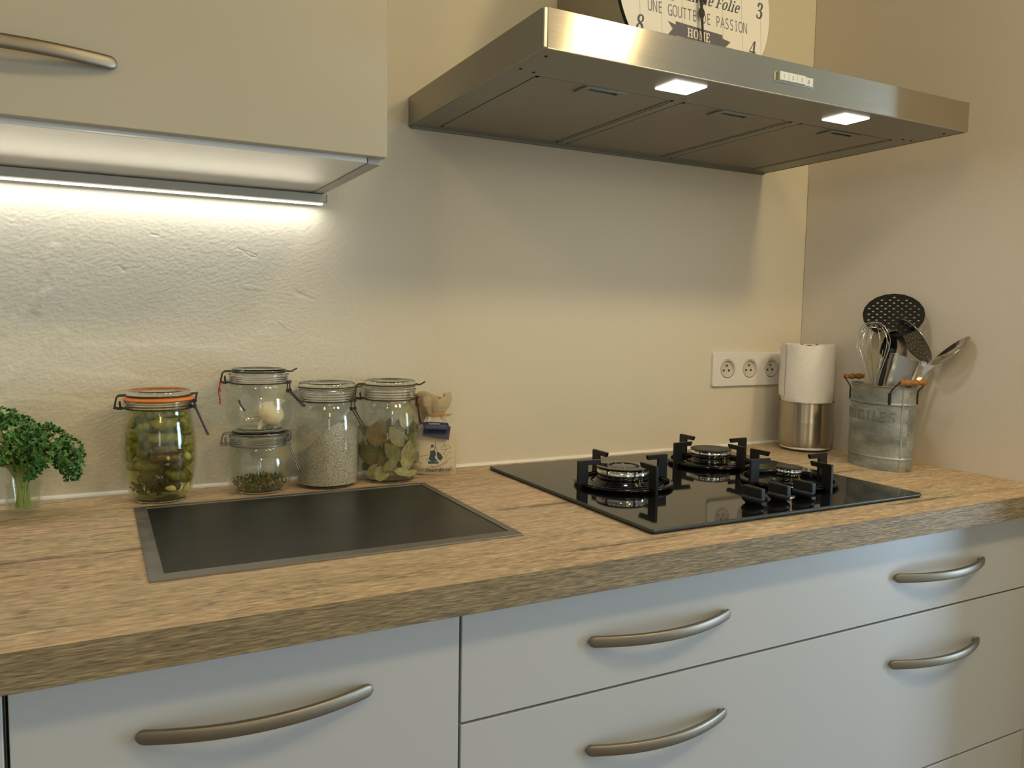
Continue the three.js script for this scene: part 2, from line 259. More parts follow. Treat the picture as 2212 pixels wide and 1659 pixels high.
// bowed bar handle between two feet, 238 mm long; local x along the bar, z outwards
const handleGeo = (() => {
  const L = 0.121, N = 40, ring = 14, pos = [], idx = [];
  for (let i = 0; i <= N; i++) {
    const s = Math.sin(((i / N) * 2 - 1) * Math.PI / 2) * 0.9995, x = s * L, z = 0.0035 + 0.0275 * (1 - s * s), dz = -0.055 * s / L, n = V(-dz, 0, 1).normalize();
    const k0 = clamp((Math.abs(s) - 0.935) / 0.065), end = Math.sqrt(Math.max(0.0004, 1 - k0 * k0)), a = 0.0078 * end, b = lerp(0.0034, 0.0046, 1 - s * s) * (0.45 + 0.55 * end);
    for (let k = 0; k < ring; k++) { const q = (k / ring) * Math.PI * 2, cy = Math.sign(Math.sin(q)) * Math.pow(Math.abs(Math.sin(q)), 0.75) * a, cn = Math.sign(Math.cos(q)) * Math.pow(Math.abs(Math.cos(q)), 0.75) * b; pos.push(x + n.x * cn, cy, z + n.z * cn); }
  }
  for (let i = 0; i < N; i++) for (let k = 0; k < ring; k++) { const a = i * ring + k, b = i * ring + (k + 1) % ring, c = a + ring, d = b + ring; idx.push(a, c, b, b, c, d); }
  for (let k = 1; k < ring - 1; k++) { idx.push(0, k, k + 1); const e = N * ring; idx.push(e, e + k + 1, e + k); }
  const g = new THREE.BufferGeometry(); g.setAttribute('position', new THREE.Float32BufferAttribute(pos, 3)); g.setIndex(idx); g.computeVertexNormals();
  const foot = (x) => new THREE.CylinderGeometry(0.0042, 0.0048, 0.008, 16).rotateX(Math.PI / 2).translate(x, 0, 0.0035);
  return merge(g, foot(-0.112), foot(0.112));
})();
const FZ = 0.601;
function handle(parent, x, y, z) { const h = part('handle', handleGeo, satinNickel, parent, 'bowed satin nickel bar handle'); h.position.set(x, y, z); return h; }
function baseUnit(label, x0, x1, fronts) {
  const t = thing('base_cabinet', label, 'base cabinet', [0, 0, 0], 0);
  part('carcass', merge(box(x0 + 0.001, x0 + 0.017, -0.78, -THICK - 0.0008, 0.02, FZ - 0.021), box(x1 - 0.017, x1 - 0.001, -0.78, -THICK - 0.0008, 0.02, FZ - 0.021), box(x0 + 0.017, x1 - 0.017, -0.78, -0.762, 0.02, FZ - 0.021), box(x0 + 0.017, x1 - 0.017, -0.78, -THICK - 0.0008, 0.02, 0.03)), lacquerEdge, t);
  part('plinth', box(x0 + 0.001, x1 - 0.001, -0.898, -0.78, FZ - 0.07, FZ - 0.055), lacquerEdge, t);
  for (const [name, y0, y1, hs, hy] of fronts) {
    const d = part(name, rbox(x0 + 0.0016, x1 - 0.0016, y0, y1, FZ - 0.019, FZ, 0.0012), lacquer, t);
    for (const hx of hs) handle(d, hx, hy, FZ);
  }
  return t;
}
baseUnit('wide white base cabinet with stacked drawers and two handles per drawer, under the gas hob', -1.2036, -0.0065, [['drawer', -0.1880, -0.0415, [-0.902, -0.301], -0.118], ['drawer', -0.4755, -0.1912, [-0.902, -0.301], -0.2657], ['drawer', -0.775, -0.479, [-0.902, -0.301], -0.55]]);
baseUnit('narrow white base cabinet with one tall front, under the black inset plate', -1.6626, -1.2036, [['door', -0.775, -0.0415, [-1.4345], -0.1195]]);
baseUnit('white base cabinet at the far left, only a sliver of its front in view', -2.2646, -1.6640, [['door', -0.775, -0.0415, [-1.96], -0.1195]]);
// white scribe strip between the last drawers and the right-hand wall
{ const t = thing('filler_strip', 'slim white filler strip between the drawers and the right wall', 'filler strip'); part('board', box(-0.0058, -0.0006, -0.775, -0.0415, FZ - 0.019, FZ - 0.004), lacquer, t); }

// ---------------------------------------------------------------- wall cabinet and its light
{
  const X1 = -1.2215, X0 = -2.132, Y0 = 0.5095, Y1 = 1.26, D = 0.3505;
  const t = thing('wall_cabinet', 'white wall cabinet with a satin nickel bow handle, top left above the jars', 'wall cabinet');
  part('side_panel', box(X1 - 0.018, X1, Y0, Y1, 0.001, D), lacquerEdge, t); part('side_panel', box(X0, X0 + 0.018, Y0, Y1, 0.001, D), lacquerEdge, t);
  part('bottom_panel', rbox(X0 + 0.018, X1 - 0.0188, Y0 + 0.0012, Y0 + 0.019, 0.001, D - 0.001, 0.0008), glossWhite, t, 'glossy white underside board');
  part('top_panel', box(X0 + 0.018, X1 - 0.018, Y1 - 0.018, Y1, 0.001, D), lacquerEdge, t);
  part('back_panel', box(X0 + 0.018, X1 - 0.018, Y0 + 0.019, Y1 - 0.018, 0.001, 0.01), lacquerEdge, t);
  const d = part('door', rbox(X0, -1.219, 0.5166, Y1, 0.352, 0.3705, 0.0015), lacquerUpper, t);
  handle(d, -1.672, 0.588, 0.3705);
}
{
  const xa = -2.10, xb = -1.2172, t = thing('led_strip_light', 'slim aluminium under-cabinet strip light glowing onto the plaster wall', 'strip light');
  const prof = [[0.0130, 0.5082], [0.0420, 0.5082], [0.0405, 0.4950], [0.0310, 0.4946], [0.0140, 0.4934]];
  part('profile', extrude(shapeOf(prof.map(([z, y]) => [-z, y])), xb - xa).rotateY(Math.PI / 2).translate(xa, 0, 0), std({ color: 0xa9a79e, metalness: 0.6, roughness: 0.5 }), t);
  part('end_cap', extrude(shapeOf([[-0.0125, 0.5085], [-0.0428, 0.5085], [-0.0412, 0.4925], [-0.0300, 0.4922]]), 0.0018).rotateY(Math.PI / 2).translate(xb, 0, 0), std({ color: 0x9c978b, metalness: 0.3, roughness: 0.5 }), t);
  const a = V(0, 0.4944, 0.0310), b = V(0, 0.4932, 0.0140), n = V(0, -0.0170, 0.0012).normalize(), mid = a.clone().add(b).multiplyScalar(0.5);
  part('diffuser', sheet((u, v) => V(lerp(xa + 0.004, xb - 0.002, u), 0, 0).add(a.clone().lerp(b, lerp(0.1, 0.9, v))).addScaledVector(n, 0.0006), 1, 1), glow(LED, 4), t);
  const l = new THREE.RectAreaLight(LED, POWER.strip, xb - xa - 0.01, 0.016);
  l.position.set((xa + xb) / 2, mid.y, mid.z).addScaledVector(n, 0.0012); l.lookAt(l.position.clone().add(n)); scene.add(l);
}

// ---------------------------------------------------------------- range hood
const HX0 = -1.0516, HX1 = -0.1516, HY = 0.6537, HH = 0.0528, HD = 0.5062;
{
  const t = thing('range_hood', 'brushed steel wall-mounted range hood with two lit square lamps', 'range hood');
  const s = 0.0015, Y1 = HY + HH, inset = 0.0035;
  part('front_panel', metric(rbox(HX0 + 0.006, HX1, HY + 0.0005, Y1, HD - s, HD, 0.0007)), steelFront, t, 'brushed steel front fascia');
  part('corner_trim', merge(rbox(HX0, HX0 + 0.0062, HY + 0.0005, Y1, HD - 0.006, HD - 0.0004, 0.0015), box(HX0 + 0.006, HX1, HY, HY + 0.0012, HD - 0.003, HD + 0.0004)), steel, t);
  part('side_panel', metric(merge(box(HX0, HX0 + s, HY, Y1, 0.001, HD - 0.006))), steelSide, t); part('side_panel', metric(merge(box(HX1 - s, HX1, HY, Y1, 0.001, HD - s))), steelSide, t);
  part('top_panel', metric(box(HX0 + s, HX1 - s, Y1 - s, Y1 - 0.0002, 0.001, HD - s)), steelSide, t);
  // underside sheet with three filter openings and two lamp openings
  const F = [[-0.999, -0.7405], [-0.7235, -0.4745], [-0.4565, -0.2055]], FZ0 = 0.024, FZ1 = 0.3925, sh = shapeOf([[HX0 + s, -(HD - s)], [HX1 - s, -(HD - s)], [HX1 - s, -0.001], [HX0 + s, -0.001]]);
  const hole = (x0, x1, z0, z1) => { const p = new THREE.Path(); p.moveTo(x0, -z0); p.lineTo(x1, -z0); p.lineTo(x1, -z1); p.lineTo(x0, -z1); p.closePath(); sh.holes.push(p); };
  for (const [a, b] of F) hole(a, b, FZ0, FZ1);
  const L = [[-0.812, -0.750], [-0.448, -0.386]], LZ0 = 0.431, LZ1 = 0.481;
  for (const [a, b] of L) hole(a, b, LZ0, LZ1);
  part('underside', extrude(sh, 0.0015).rotateX(-Math.PI / 2).translate(0, HY + 0.0008, 0), steelUnder, t, 'satin steel underside sheet');
  part('inner_tray', box(HX0 + 0.01, HX1 - 0.01, HY + 0.018, HY + 0.02, 0.01, HD - 0.01), gapDark, t);
  part('rear_lip', merge(box(HX0 + 0.003, HX1 - 0.003, HY - 0.0035, HY + 0.0008, 0.001, 0.0075), box(HX0 + 0.0016, HX0 + 0.003, HY - 0.0005, HY + 0.0008, 0.001, 0.24)), steelUnder, t);
  const mesh = 64, meshTex = colorTexture(mesh, mesh, (x, y, c) => { const r = (x % 32) / 32 - 0.5, q = ((y + (x >= 32 ? 16 : 0)) % 32) / 32 - 0.5, k = smooth(0.16, 0.34, Math.hypot(r, q)); c[0] = lerp(76, 160, k); c[1] = lerp(71, 153, k); c[2] = lerp(62, 138, k); });
  meshTex.repeat.set(1 / 0.0062, 1 / 0.0062);
  const meshMat = std({ map: meshTex, metalness: 0.35, roughness: 0.55 });
  F.forEach(([a, b]) => {
    const g = 0.0022, f = part('grease_filter', metric(box(a + g + 0.004, b - g - 0.004, HY + 0.0022, HY + 0.009, FZ0 + g + 0.004, FZ1 - g - 0.004)), meshMat, t, 'perforated metal grease filter');
    part('filter_frame', merge(box(a + g, a + g + 0.0045, HY + 0.0008, HY + 0.010, FZ0 + g, FZ1 - g), box(b - g - 0.0045, b - g, HY + 0.0008, HY + 0.010, FZ0 + g, FZ1 - g), box(a + g, b - g, HY + 0.0008, HY + 0.010, FZ0 + g, FZ0 + g + 0.0045), box(a + g, b - g, HY + 0.0008, HY + 0.010, FZ1 - g - 0.0045, FZ1 - g)), steelUnder, f);
    const c = (a + b) / 2, ls = roundRect(c - 0.039, -FZ1 + 0.004, c + 0.039, -FZ1 + 0.043, 0.004), lp = new THREE.Path(); lp.moveTo(c - 0.027, -FZ1 + 0.012); lp.lineTo(c + 0.027, -FZ1 + 0.012); lp.lineTo(c + 0.027, -FZ1 + 0.022); lp.lineTo(c - 0.027, -FZ1 + 0.022); lp.closePath(); ls.holes.push(lp);
    part('filter_latch', extrude(ls, 0.0026, 0.0005).rotateX(-Math.PI / 2).translate(0, HY - 0.0006, 0), steelUnder, f);
    part('latch_recess', box(c - 0.0275, c + 0.0275, HY + 0.0012, HY + 0.002, FZ1 - 0.0225, FZ1 - 0.0115), gapDark, f);
  });
  L.forEach(([a, b]) => {
    const lamp = part('hood_lamp', rbox(a + 0.0005, b - 0.0005, HY - 0.0012, HY + 0.004, LZ0 + 0.0005, LZ1 - 0.0005, 0.001), glow(LED, 7), t, 'lit square hood lamp');
    const l = new THREE.RectAreaLight(LED, POWER.hood, b - a - 0.004, LZ1 - LZ0 - 0.004); l.position.set((a + b) / 2, HY - 0.002, (LZ0 + LZ1) / 2); l.lookAt((a + b) / 2, 0, (LZ0 + LZ1) / 2); scene.add(l);
  });
  for (const [x, z] of [[-1.03, 0.475], [-1.034, 0.41], [-1.01, 0.405], [-0.175, 0.475], [-0.172, 0.405], [-0.195, 0.405]]) part('screw', new THREE.CylinderGeometry(0.0022, 0.0022, 0.0012, 12).translate(x, HY + 0.0006, z), gapDark, t);
  // push buttons
  const px0 = -0.6388, px1 = -0.5551, py0 = 0.6728, py1 = 0.6885, panel = part('control_panel', rbox(px0, px1, py0, py1, HD - 0.001, HD + 0.0016, 0.0007), steelBright, t);
  ['1', '2', '3', ''].forEach((ch, i) => {
    const w = (px1 - px0 - 0.008) / 4, x0 = px0 + 0.004 + i * w, tex = canvasTexture(96, 64, (c, W, H) => {
      c.fillStyle = '#d3d0c2'; c.fillRect(0, 0, W, H); c.fillStyle = c.strokeStyle = '#5d5b52'; c.font = '44px sans-serif'; c.textAlign = 'center'; c.textBaseline = 'middle';
      if (ch) c.fillText(ch, W / 2, H / 2 + 2); else { c.lineWidth = 4; c.beginPath(); c.arc(W / 2, H / 2 + 8, 9, 0, 7); c.moveTo(W / 2 - 14, H / 2 + 4); c.lineTo(W / 2, H / 2 - 18); c.lineTo(W / 2 + 14, H / 2 + 4); c.stroke(); }
    });
    const g = new THREE.BoxGeometry(w - 0.0005, py1 - py0 - 0.003, i < 3 ? 0.006 : 0.003).translate(x0 + w / 2, (py0 + py1) / 2, HD + (i < 3 ? 0.003 : 0.0012) + 0.0006);
    const side = std({ color: 0xbcb9ab, roughness: 0.5 }); part('push_button', g, [side, side, side, side, std({ map: tex, roughness: 0.5 }), side], panel);
  });
  part('chimney', metric(merge(box(-0.7345, -0.7335, Y1, 1.498, 0.001, 0.245), box(-0.4715, -0.4705, Y1, 1.498, 0.001, 0.245), box(-0.7345, -0.4705, Y1, 1.498, 0.245, 0.2465))), steelSide, t, 'brushed steel chimney of the hood');
}

// ---------------------------------------------------------------- clock on top of the hood
{
  const R = 0.175, t = thing('round_clock', 'round white plank-print clock with black hands standing on top of the range hood', 'clock', [-0.6105, HY + HH + 0.0003, 0.297]);
  t.rotation.x = -0.09;
  const face = canvasTexture(1400, 1400, (c, W) => {
    const r = W / 2, ink = '#4d5060', X = (x) => r + x * r, Y = (y) => r + y * r;
    c.fillStyle = '#eeebe4'; c.fillRect(0, 0, W, W);
    c.strokeStyle = 'rgba(120,112,100,0.55)'; c.lineWidth = 3; for (let k = -4; k <= 4; k++) { c.beginPath(); c.moveTo(X(k * 0.268 + 0.06), 0); c.lineTo(X(k * 0.268 + 0.06), W); c.stroke(); }
    c.fillStyle = ink; c.textAlign = 'center'; c.textBaseline = 'middle';
    for (let n = 1; n <= 12; n++) { const a = (n / 12) * 2 * Math.PI; c.save(); c.translate(X(Math.sin(a) * 0.86), Y(-Math.cos(a) * 0.86)); c.transform(1, 0, -0.18, 1, 0, 0); c.scale(0.72, 1); c.font = 'bold 170px serif'; c.fillText(String(n), 0, 0); c.restore(); }
    c.save(); c.translate(X(0), Y(0.03)); c.transform(0.82, 0, -0.22, 1, 0, 0); c.font = 'italic bold 112px serif'; c.fillText('Un grain de Folie', 0, 0); c.restore();
    const word = 'UNE GOUTTE DE PASSION'; c.font = '112px sans-serif'; c.fillStyle = '#6b6c74';
    [...word].forEach((ch, i) => { c.save(); c.translate(X(lerp(-0.62, 0.64, i / (word.length - 1))), Y(0.225)); c.scale(0.62, 1); c.fillText(ch, 0, 0); c.restore(); });
    c.fillStyle = '#62636e'; c.beginPath(); // banner with swallow tails
    [[-0.4, 0.34], [-0.3, 0.36], [-0.3, 0.325], [0.32, 0.355], [0.32, 0.39], [0.43, 0.41], [0.36, 0.475], [0.41, 0.54], [0.3, 0.53], [0.3, 0.49], [-0.29, 0.47], [-0.29, 0.5], [-0.4, 0.475], [-0.34, 0.41]].forEach(([x, y], i) => (i ? c.lineTo(X(x), Y(y)) : c.moveTo(X(x), Y(y)))); c.fill();
    c.fillStyle = '#f2efe8'; c.save(); c.translate(X(0.0), Y(0.415)); c.rotate(0.04); c.scale(0.72, 1); c.font = 'bold 92px serif'; c.fillText('HOME', 0, 0); c.restore();
  });
  part('backing_disc', new THREE.CylinderGeometry(R, R, 0.007, 96).rotateX(Math.PI / 2).translate(0, R, 0), std({ color: 0x0e0e0e, roughness: 0.6 }), t, 'black edge and back of the clock');
  part('face', new THREE.CircleGeometry(R * 0.996, 96).translate(0, R, 0.0038), std({ map: face, roughness: 0.6 }), t, 'printed white face with grey lettering');
  const hand = (len, w) => { const s = new THREE.Shape(); s.moveTo(-w * 0.35, -0.02); s.lineTo(w * 0.35, -0.02); s.lineTo(w * 0.35, len * 0.28); s.quadraticCurveTo(w * 1.3, len * 0.36, w * 0.35, len * 0.47); s.lineTo(w * 0.2, len * 0.95); s.lineTo(0, len); s.lineTo(-w * 0.2, len * 0.95); s.lineTo(-w * 0.35, len * 0.47); s.quadraticCurveTo(-w * 1.3, len * 0.36, -w * 0.35, len * 0.28); s.closePath(); return extrude(s, 0.0012); };
  const black = std({ color: 0x0a0a0a, roughness: 0.5 });
  const m = part('minute_hand', hand(0.094, 0.008), black, t); m.position.set(0, R, 0.011); m.rotation.z = Math.PI + 0.03;
  const h = part('hour_hand', hand(0.07, 0.009), black, t); h.position.set(0, R, 0.0085); h.rotation.z = 0.75;
  part('hub', new THREE.CylinderGeometry(0.006, 0.006, 0.011, 20).rotateX(Math.PI / 2).translate(0, R, 0.0092), black, t);
}
/*A*/
// ---------------------------------------------------------------- inset plate (steel frame, black panel)
{
  const x0 = -1.5347, x1 = -1.0621, z0 = 0.1216, z1 = 0.4963, a = -1.5178, b = -1.0735, c = 0.1325, d = 0.4735;
  const t = thing('inset_plate', 'black rectangular panel in a brushed steel frame set into the worktop', 'inset plate');
  const sh = shapeOf([[x0, -z1], [x1, -z1], [x1, -z0], [x0, -z0]]), h = new THREE.Path(); h.moveTo(a, -d); h.lineTo(a, -c); h.lineTo(b, -c); h.lineTo(b, -d); h.closePath(); sh.holes.push(h);
  const scuff = heightTexture(256, 256, (x, y) => 0.72 + 0.5 * (fbm(x / 30, y / 22, 4) - 0.5) + 0.12 * noise(x / 2, y / 60));
  part('frame', metric(extrude(sh, 0.0016, 0.0005).rotateX(-Math.PI / 2).translate(0, 0.0003, 0), 3), std({ color: 0x8f8c86, metalness: 1, roughness: 0.62, roughnessMap: scuff }), t, 'scuffed brushed steel frame');
  part('panel', rbox(a + 0.0008, b - 0.0008, 0.0001, 0.0012, c + 0.0008, d - 0.0008, 0.0004), std({ color: 0x1a1a19, roughness: 0.42, roughnessMap: heightTexture(256, 256, (x, y) => 0.9 + 0.2 * (fbm(x / 40, y / 40, 3) - 0.5)) }), t, 'matt black panel');
}

// ---------------------------------------------------------------- gas hob
{
  const x0 = -0.8979, x1 = -0.3099, z0 = 0.0491, z1 = 0.5704, G = 0.0075, t = thing('gas_hob', 'black glass gas hob with three burners and three knobs', 'gas hob');
  part('seal', box(x0 + 0.004, x1 - 0.004, 0, 0.0022, z0 + 0.004, z1 - 0.004), gapDark, t);
  part('glass_edge', extrude(roundRect(x0, -z1, x1, -z0, 0.007), 0.0010, 0.0022, 4, 8).rotateX(-Math.PI / 2).translate(0, 0.0022 + 0.0021, 0), phy({ color: 0x2c3838, roughness: 0.3, ior: 1.52 }), t, 'polished bevelled edge of the glass');
  part('glass_top', new THREE.ShapeGeometry(roundRect(x0 + 0.0021, -z1 + 0.0021, x1 - 0.0021, -z0 - 0.0021, 0.005), 8).rotateX(-Math.PI / 2).translate(0, G + 0.00006, 0), blackGlass, t, 'mirror-black glass surface');
  const supportShape = (out, h, reach) => { // upright post with a finger towards the flame; local x outwards from the burner
    const r = 0.002, s = new THREE.Shape(), post = 0.0205;
    s.moveTo(out - post, 0); s.lineTo(out, 0); s.lineTo(out, h - r); s.quadraticCurveTo(out, h, out - r, h); s.lineTo(out - reach + r, h); s.quadraticCurveTo(out - reach, h, out - reach + 0.0015, h - 0.0035); s.lineTo(out - reach + 0.004, h - 0.0085); s.lineTo(out - post, h - 0.0085); s.closePath(); return s;
  };
  const notchRing = (r, y0, y1, n) => { // chrome crown with a notched upper edge
    const gs = [lathe([[r * 0.90, y0], [r * 0.965, y0 + 0.0006], [r, y0 + (y1 - y0) * 0.45], [r * 0.985, y1 - 0.0024], [r * 0.93, y1 - 0.0024]], 72)];
    for (let i = 0; i < n; i++) { const a0 = (i / n) * Math.PI * 2, w = (Math.PI * 2 / n) * 0.86; gs.push(sheet((u, v) => { const a = a0 + u * w; return V(Math.cos(a) * r * 0.985, lerp(y1 - 0.0025, y1, v), Math.sin(a) * r * 0.985); }, 3, 1)); }
    return merge(gs);
  };
  const burner = (label, x, z, rim, capR, capY, big, legs) => {
    const pan = part('burner', softLathe([[rim * 0.90, 0.0002], [rim * 0.893, 0.0055], [rim * 0.915, 0.0085], [rim * 0.955, 0.0090], [rim * 0.995, 0.0068], [rim * 0.99, 0.0035], [rim * 0.965, 0.0014], [rim * 0.93, 0.0002]], 96, 60), enamel, t, label);
    pan.position.set(x, G, z);
    if (big) part('burner_bowl', softLathe([[0.0005, 0.012], [capR * 0.9, 0.012], [capR * 1.02, 0.010], [capR * 1.12, 0.0062], [capR * 1.22, 0.0070], [capR * 1.34, 0.0040], [capR * 1.46, 0.0046], [capR * 1.54, 0.0005]], 80, 60), enamel, pan);
    const crownY0 = capY - (big ? 0.0190 : 0.0150), crownY1 = capY - 0.0035;
    part('burner_base', lathe([[capR * 1.28, 0.0004], [capR * 1.30, 0.0032], [capR * 1.22, 0.0050], [capR * 1.02, 0.0056], [capR * 0.96, 0.0080], [capR * 0.88, crownY0 - 0.003], [capR * 0.95, crownY0 - 0.0012], [capR * 0.95, crownY0 + 0.001], [capR * 0.7, crownY0 + 0.001]], 64), enamel, pan);
    part('flame_crown', notchRing(capR * 0.985, crownY0, crownY1, big ? 36 : 22), chrome, pan, 'chrome flame crown');
    if (big) {
      part('burner_cap', merge(lathe([[capR * 0.55, capY - 0.003], [capR * 0.93, capY - 0.0035], [capR, capY - 0.0018], [capR * 0.97, capY], [capR * 0.62, capY + 0.0004], [capR * 0.56, capY - 0.0008], [capR * 0.55, capY - 0.003]], 72), lathe([[0, capY - 0.0005], [capR * 0.44, capY - 0.0004], [capR * 0.5, capY - 0.002], [capR * 0.5, capY - 0.006], [0, capY - 0.006]], 60), [0, 1, 2].map((k) => new THREE.BoxGeometry(capR * 0.3, 0.002, capR * 0.34).translate(capR * 0.55, capY - 0.0026, 0).rotateY(0.5 + k * 2.094))), enamel, pan, 'black enamel cap ring');
      part('inner_flame_crown', lathe([[capR * 0.52, capY - 0.012], [capR * 0.53, capY - 0.003], [capR * 0.5, capY - 0.003]], 60), chrome, pan);
      for (let k = 0; k < 4; k++) part('pin', new THREE.CylinderGeometry(0.0017, 0.0017, 0.007, 10).translate(Math.cos(k * 1.571 + 0.6) * capR * 0.58, capY - 0.0005, Math.sin(k * 1.571 + 0.6) * capR * 0.58), chrome, pan);
    } else part('burner_cap', softLathe([[0.0004, capY - 0.0008], [capR * 0.28, capY - 0.0004], [capR * 0.5, capY + 0.0002], [capR * 0.86, capY], [capR * 1.0, capY - 0.0012], [capR * 0.98, capY - 0.0034]], 64, 30), std({ color: 0x3a3733, roughness: 0.45, metalness: 0.3 }), pan, 'dull dark burner cap');
    part('igniter', merge(new THREE.CylinderGeometry(0.0022, 0.0022, 0.007, 10).translate(0, crownY0 - 0.006, 0), new THREE.CylinderGeometry(0.001, 0.001, 0.005, 8).translate(0, crownY0, 0)).translate(-capR * 0.05, 0, capR * 1.06), std({ color: 0xb09a52, metalness: 0.8, roughness: 0.4 }), pan);
    for (let k = 0; k < 4; k++) part('pan_support', extrude(supportShape(0.0965, 0.0490, legs), 0.0046, 0.0006).translate(0, -0.0005, -0.0023).rotateY(k * Math.PI / 2), castIron, pan, 'black cast iron pan support');
  };
  burner('large triple-crown burner', -0.752, 0.297, 0.0885, 0.0480, 0.0335, true, 0.047);
  burner('medium rear burner', -0.462, 0.199, 0.0885, 0.0412, 0.0325, false, 0.046);
  burner('small front burner', -0.459, 0.405, 0.0870, 0.0235, 0.0305, false, 0.048);
  for (const kx of [-0.6440, -0.5870, -0.5300]) {
    const k = part('knob', lathe([[0, 0], [0.0125, 0], [0.0135, 0.003], [0.0165, 0.0045], [0.0185, 0.0075], [0.0185, 0.0115], [0.0175, 0.0130], [0, 0.0130]], 48), knobBlack, t, 'black rotary knob with a bar grip');
    k.position.set(kx, G, 0.5045);
    part('knob_grip', new RoundedBoxGeometry(0.0095, 0.016, 0.042, 3, 0.0022).translate(0, 0.0195, 0), knobBlack, k);
  }
}

// ---------------------------------------------------------------- triple socket
{
  const t = thing('triple_socket', 'white triple wall socket plate behind the hob', 'socket', [-0.1755, 0.1862, 0.0002]);
  const plateShape = roundRect(-0.1165, -0.0405, 0.1165, 0.0405, 0.006);
  for (const cx of [-0.0708, 0, 0.0708]) { const p = new THREE.Path(); p.absarc(cx, 0.0012, 0.0222, 0, Math.PI * 2); plateShape.holes.push(p); }
  part('plate', extrude(plateShape, 0.0062, 0.0016, 3, 32), plateWhite, t);
  for (const cx of [-0.0708, 0, 0.0708]) {
    const s = part('socket_insert', lathe([[0, 0.0030], [0.0180, 0.0030], [0.0186, 0.0052], [0.0190, 0.0080], [0.0218, 0.0086], [0.0220, 0.0]], 56).rotateX(Math.PI / 2), std({ color: 0xcfc8bb, roughness: 0.4 }), t);
    s.position.set(cx, 0.0012, 0);
    for (const hx of [-0.0080, 0.0080]) part('pin_hole', new THREE.CylinderGeometry(0.0026, 0.0026, 0.0006, 16).rotateX(Math.PI / 2).translate(hx, -0.0042, 0.0032), gapDark, s);
    part('earth_hole', new THREE.CylinderGeometry(0.0022, 0.0022, 0.003, 16).rotateX(Math.PI / 2).translate(0, 0.0078, 0.0046), std({ color: 0x77746c, roughness: 0.3, metalness: 1 }), s);
  }
}

// ---------------------------------------------------------------- paper roll in a steel pot
const PX = -0.0905, PZ = 0.1095;
{
  const t = thing('steel_pot', 'round brushed stainless steel pot holding the kitchen roll', 'pot', [PX, 0, PZ]);
  const R = 0.0605, prof = [[0.001, 0.0005], [0.040, 0.0005], [0.049, 0.003], [0.0565, 0.011], [0.0595, 0.022], [R, 0.036], [R, 0.0635], [0.0618, 0.0645], [0.0618, 0.0740], [R, 0.0750], [0.0603, 0.1120], [0.0618, 0.1135], [0.0622, 0.1150], [0.0615, 0.1162], [0.0600, 0.1150], [0.0592, 0.111], [0.0592, 0.03], [0.045, 0.008], [0.001, 0.006]];
  part('bowl', lathe(prof, 96), phy({ color: 0xb9b2a4, metalness: 1, roughness: 0.34, anisotropy: 1, anisotropyRotation: Math.PI / 2 }), t);
}
{
  const t = thing('kitchen_roll', 'white embossed paper kitchen roll standing in the steel pot', 'kitchen roll', [PX, 0.0062, PZ]);
  const emb = heightTexture(256, 256, (x, y) => { const c = (u, v) => { const d = Math.hypot(((x / 256 * 3 + u) % 1) - 0.5, ((y / 256 * 3 + v) % 1) - 0.5); return smooth(0.06, 0, Math.abs(d - 0.16)) + smooth(0.05, 0, Math.abs(d - 0.28)) * 0.8; }; return 0.35 * fbm(x / 26, y / 26, 3) + 0.5 * Math.max(c(0, 0), c(0.5, 0.5)) * noise(x / 40 + 3, y / 40); });
  emb.repeat.set(3.2, 2);
  const paper = phy({ color: 0xf2eee6, roughness: 0.95, bumpMap: emb, bumpScale: 0.0008, sheen: 0.2, sheenRoughness: 0.8 });
  const H = 0.243, prof = (a, v) => { const base = lerp(0.0555, 0.0595, smooth(0.30, 0.62, v)), r = base + 0.0010 * Math.sin(a * 3 + 1) + 0.0012 * (fbm(a * 2 + 5, v * 5, 3) - 0.5) * 2; return V(Math.cos(a) * r, v * H + (v > 0.97 ? 0.0016 * Math.sin(a * 2) + 0.001 * Math.sin(a * 7) : 0), Math.sin(a) * r); };
  part('paper', sheet((u, v) => prof(-u * Math.PI * 2, v), 120, 50), paper, t);
  part('roll_end', sheet((u, v) => { const p = prof(-u * Math.PI * 2, 1), k = lerp(1, 0.36, v); return V(p.x * k, p.y - 0.0012 * Math.sin(v * 60) * 0.4 - 0.001, p.z * k); }, 90, 24), paper, t);
  part('cardboard_tube', merge(lathe([[0.0205, 0.002], [0.0205, H - 0.003], [0.0218, H - 0.003], [0.0218, 0.002]], 40)), std({ color: 0xb79c78, roughness: 0.9 }), t);
  // loose edge of the outer sheet on the left
part('loose_sheet', thick((u, v) => { const a = lerp(3.40, 4.12, u), r = 0.0612 + 0.0040 * u * u * (0.35 + 0.65 * Math.abs(Math.sin(v * 4.2 + 0.5))); return V(Math.cos(a) * r, lerp(0.122, 0.238, v), Math.sin(a) * r); }, 20, 26, 0.0004), paper, t);
}

// ---------------------------------------------------------------- clip-top jars
const facing = (o) => -Math.atan2(o[0] + 1.5834, 1.4406 - o[2]);   // a jar is turned with its front to where one stands at the worktop
const inJar = (o, x, y, z) => V(x, y, z).applyAxisAngle(V(0, 1, 0), facing(o)).add(V(...o));
const radiusAt = (prof, y) => { for (let i = 1; i < prof.length; i++) if (y <= prof[i][1]) { const [r0, y0] = prof[i - 1], [r1, y1] = prof[i]; return lerp(r0, r1, clamp((y - y0) / Math.max(1e-6, y1 - y0))); } return prof.at(-1)[0]; };
function bodyCurve(knots) { const c = new THREE.SplineCurve(knots.map(([r, y]) => new THREE.Vector2(r, y))); return c.getPoints(90).map((q) => [q.x, q.y]); }
const circle = (r, y, a0 = 0, a1 = Math.PI * 2, n = 40) => Array.from({ length: n + 1 }, (_, i) => { const a = lerp(a0, a1, i / n); return V(Math.cos(a) * r, y, Math.sin(a) * r); });
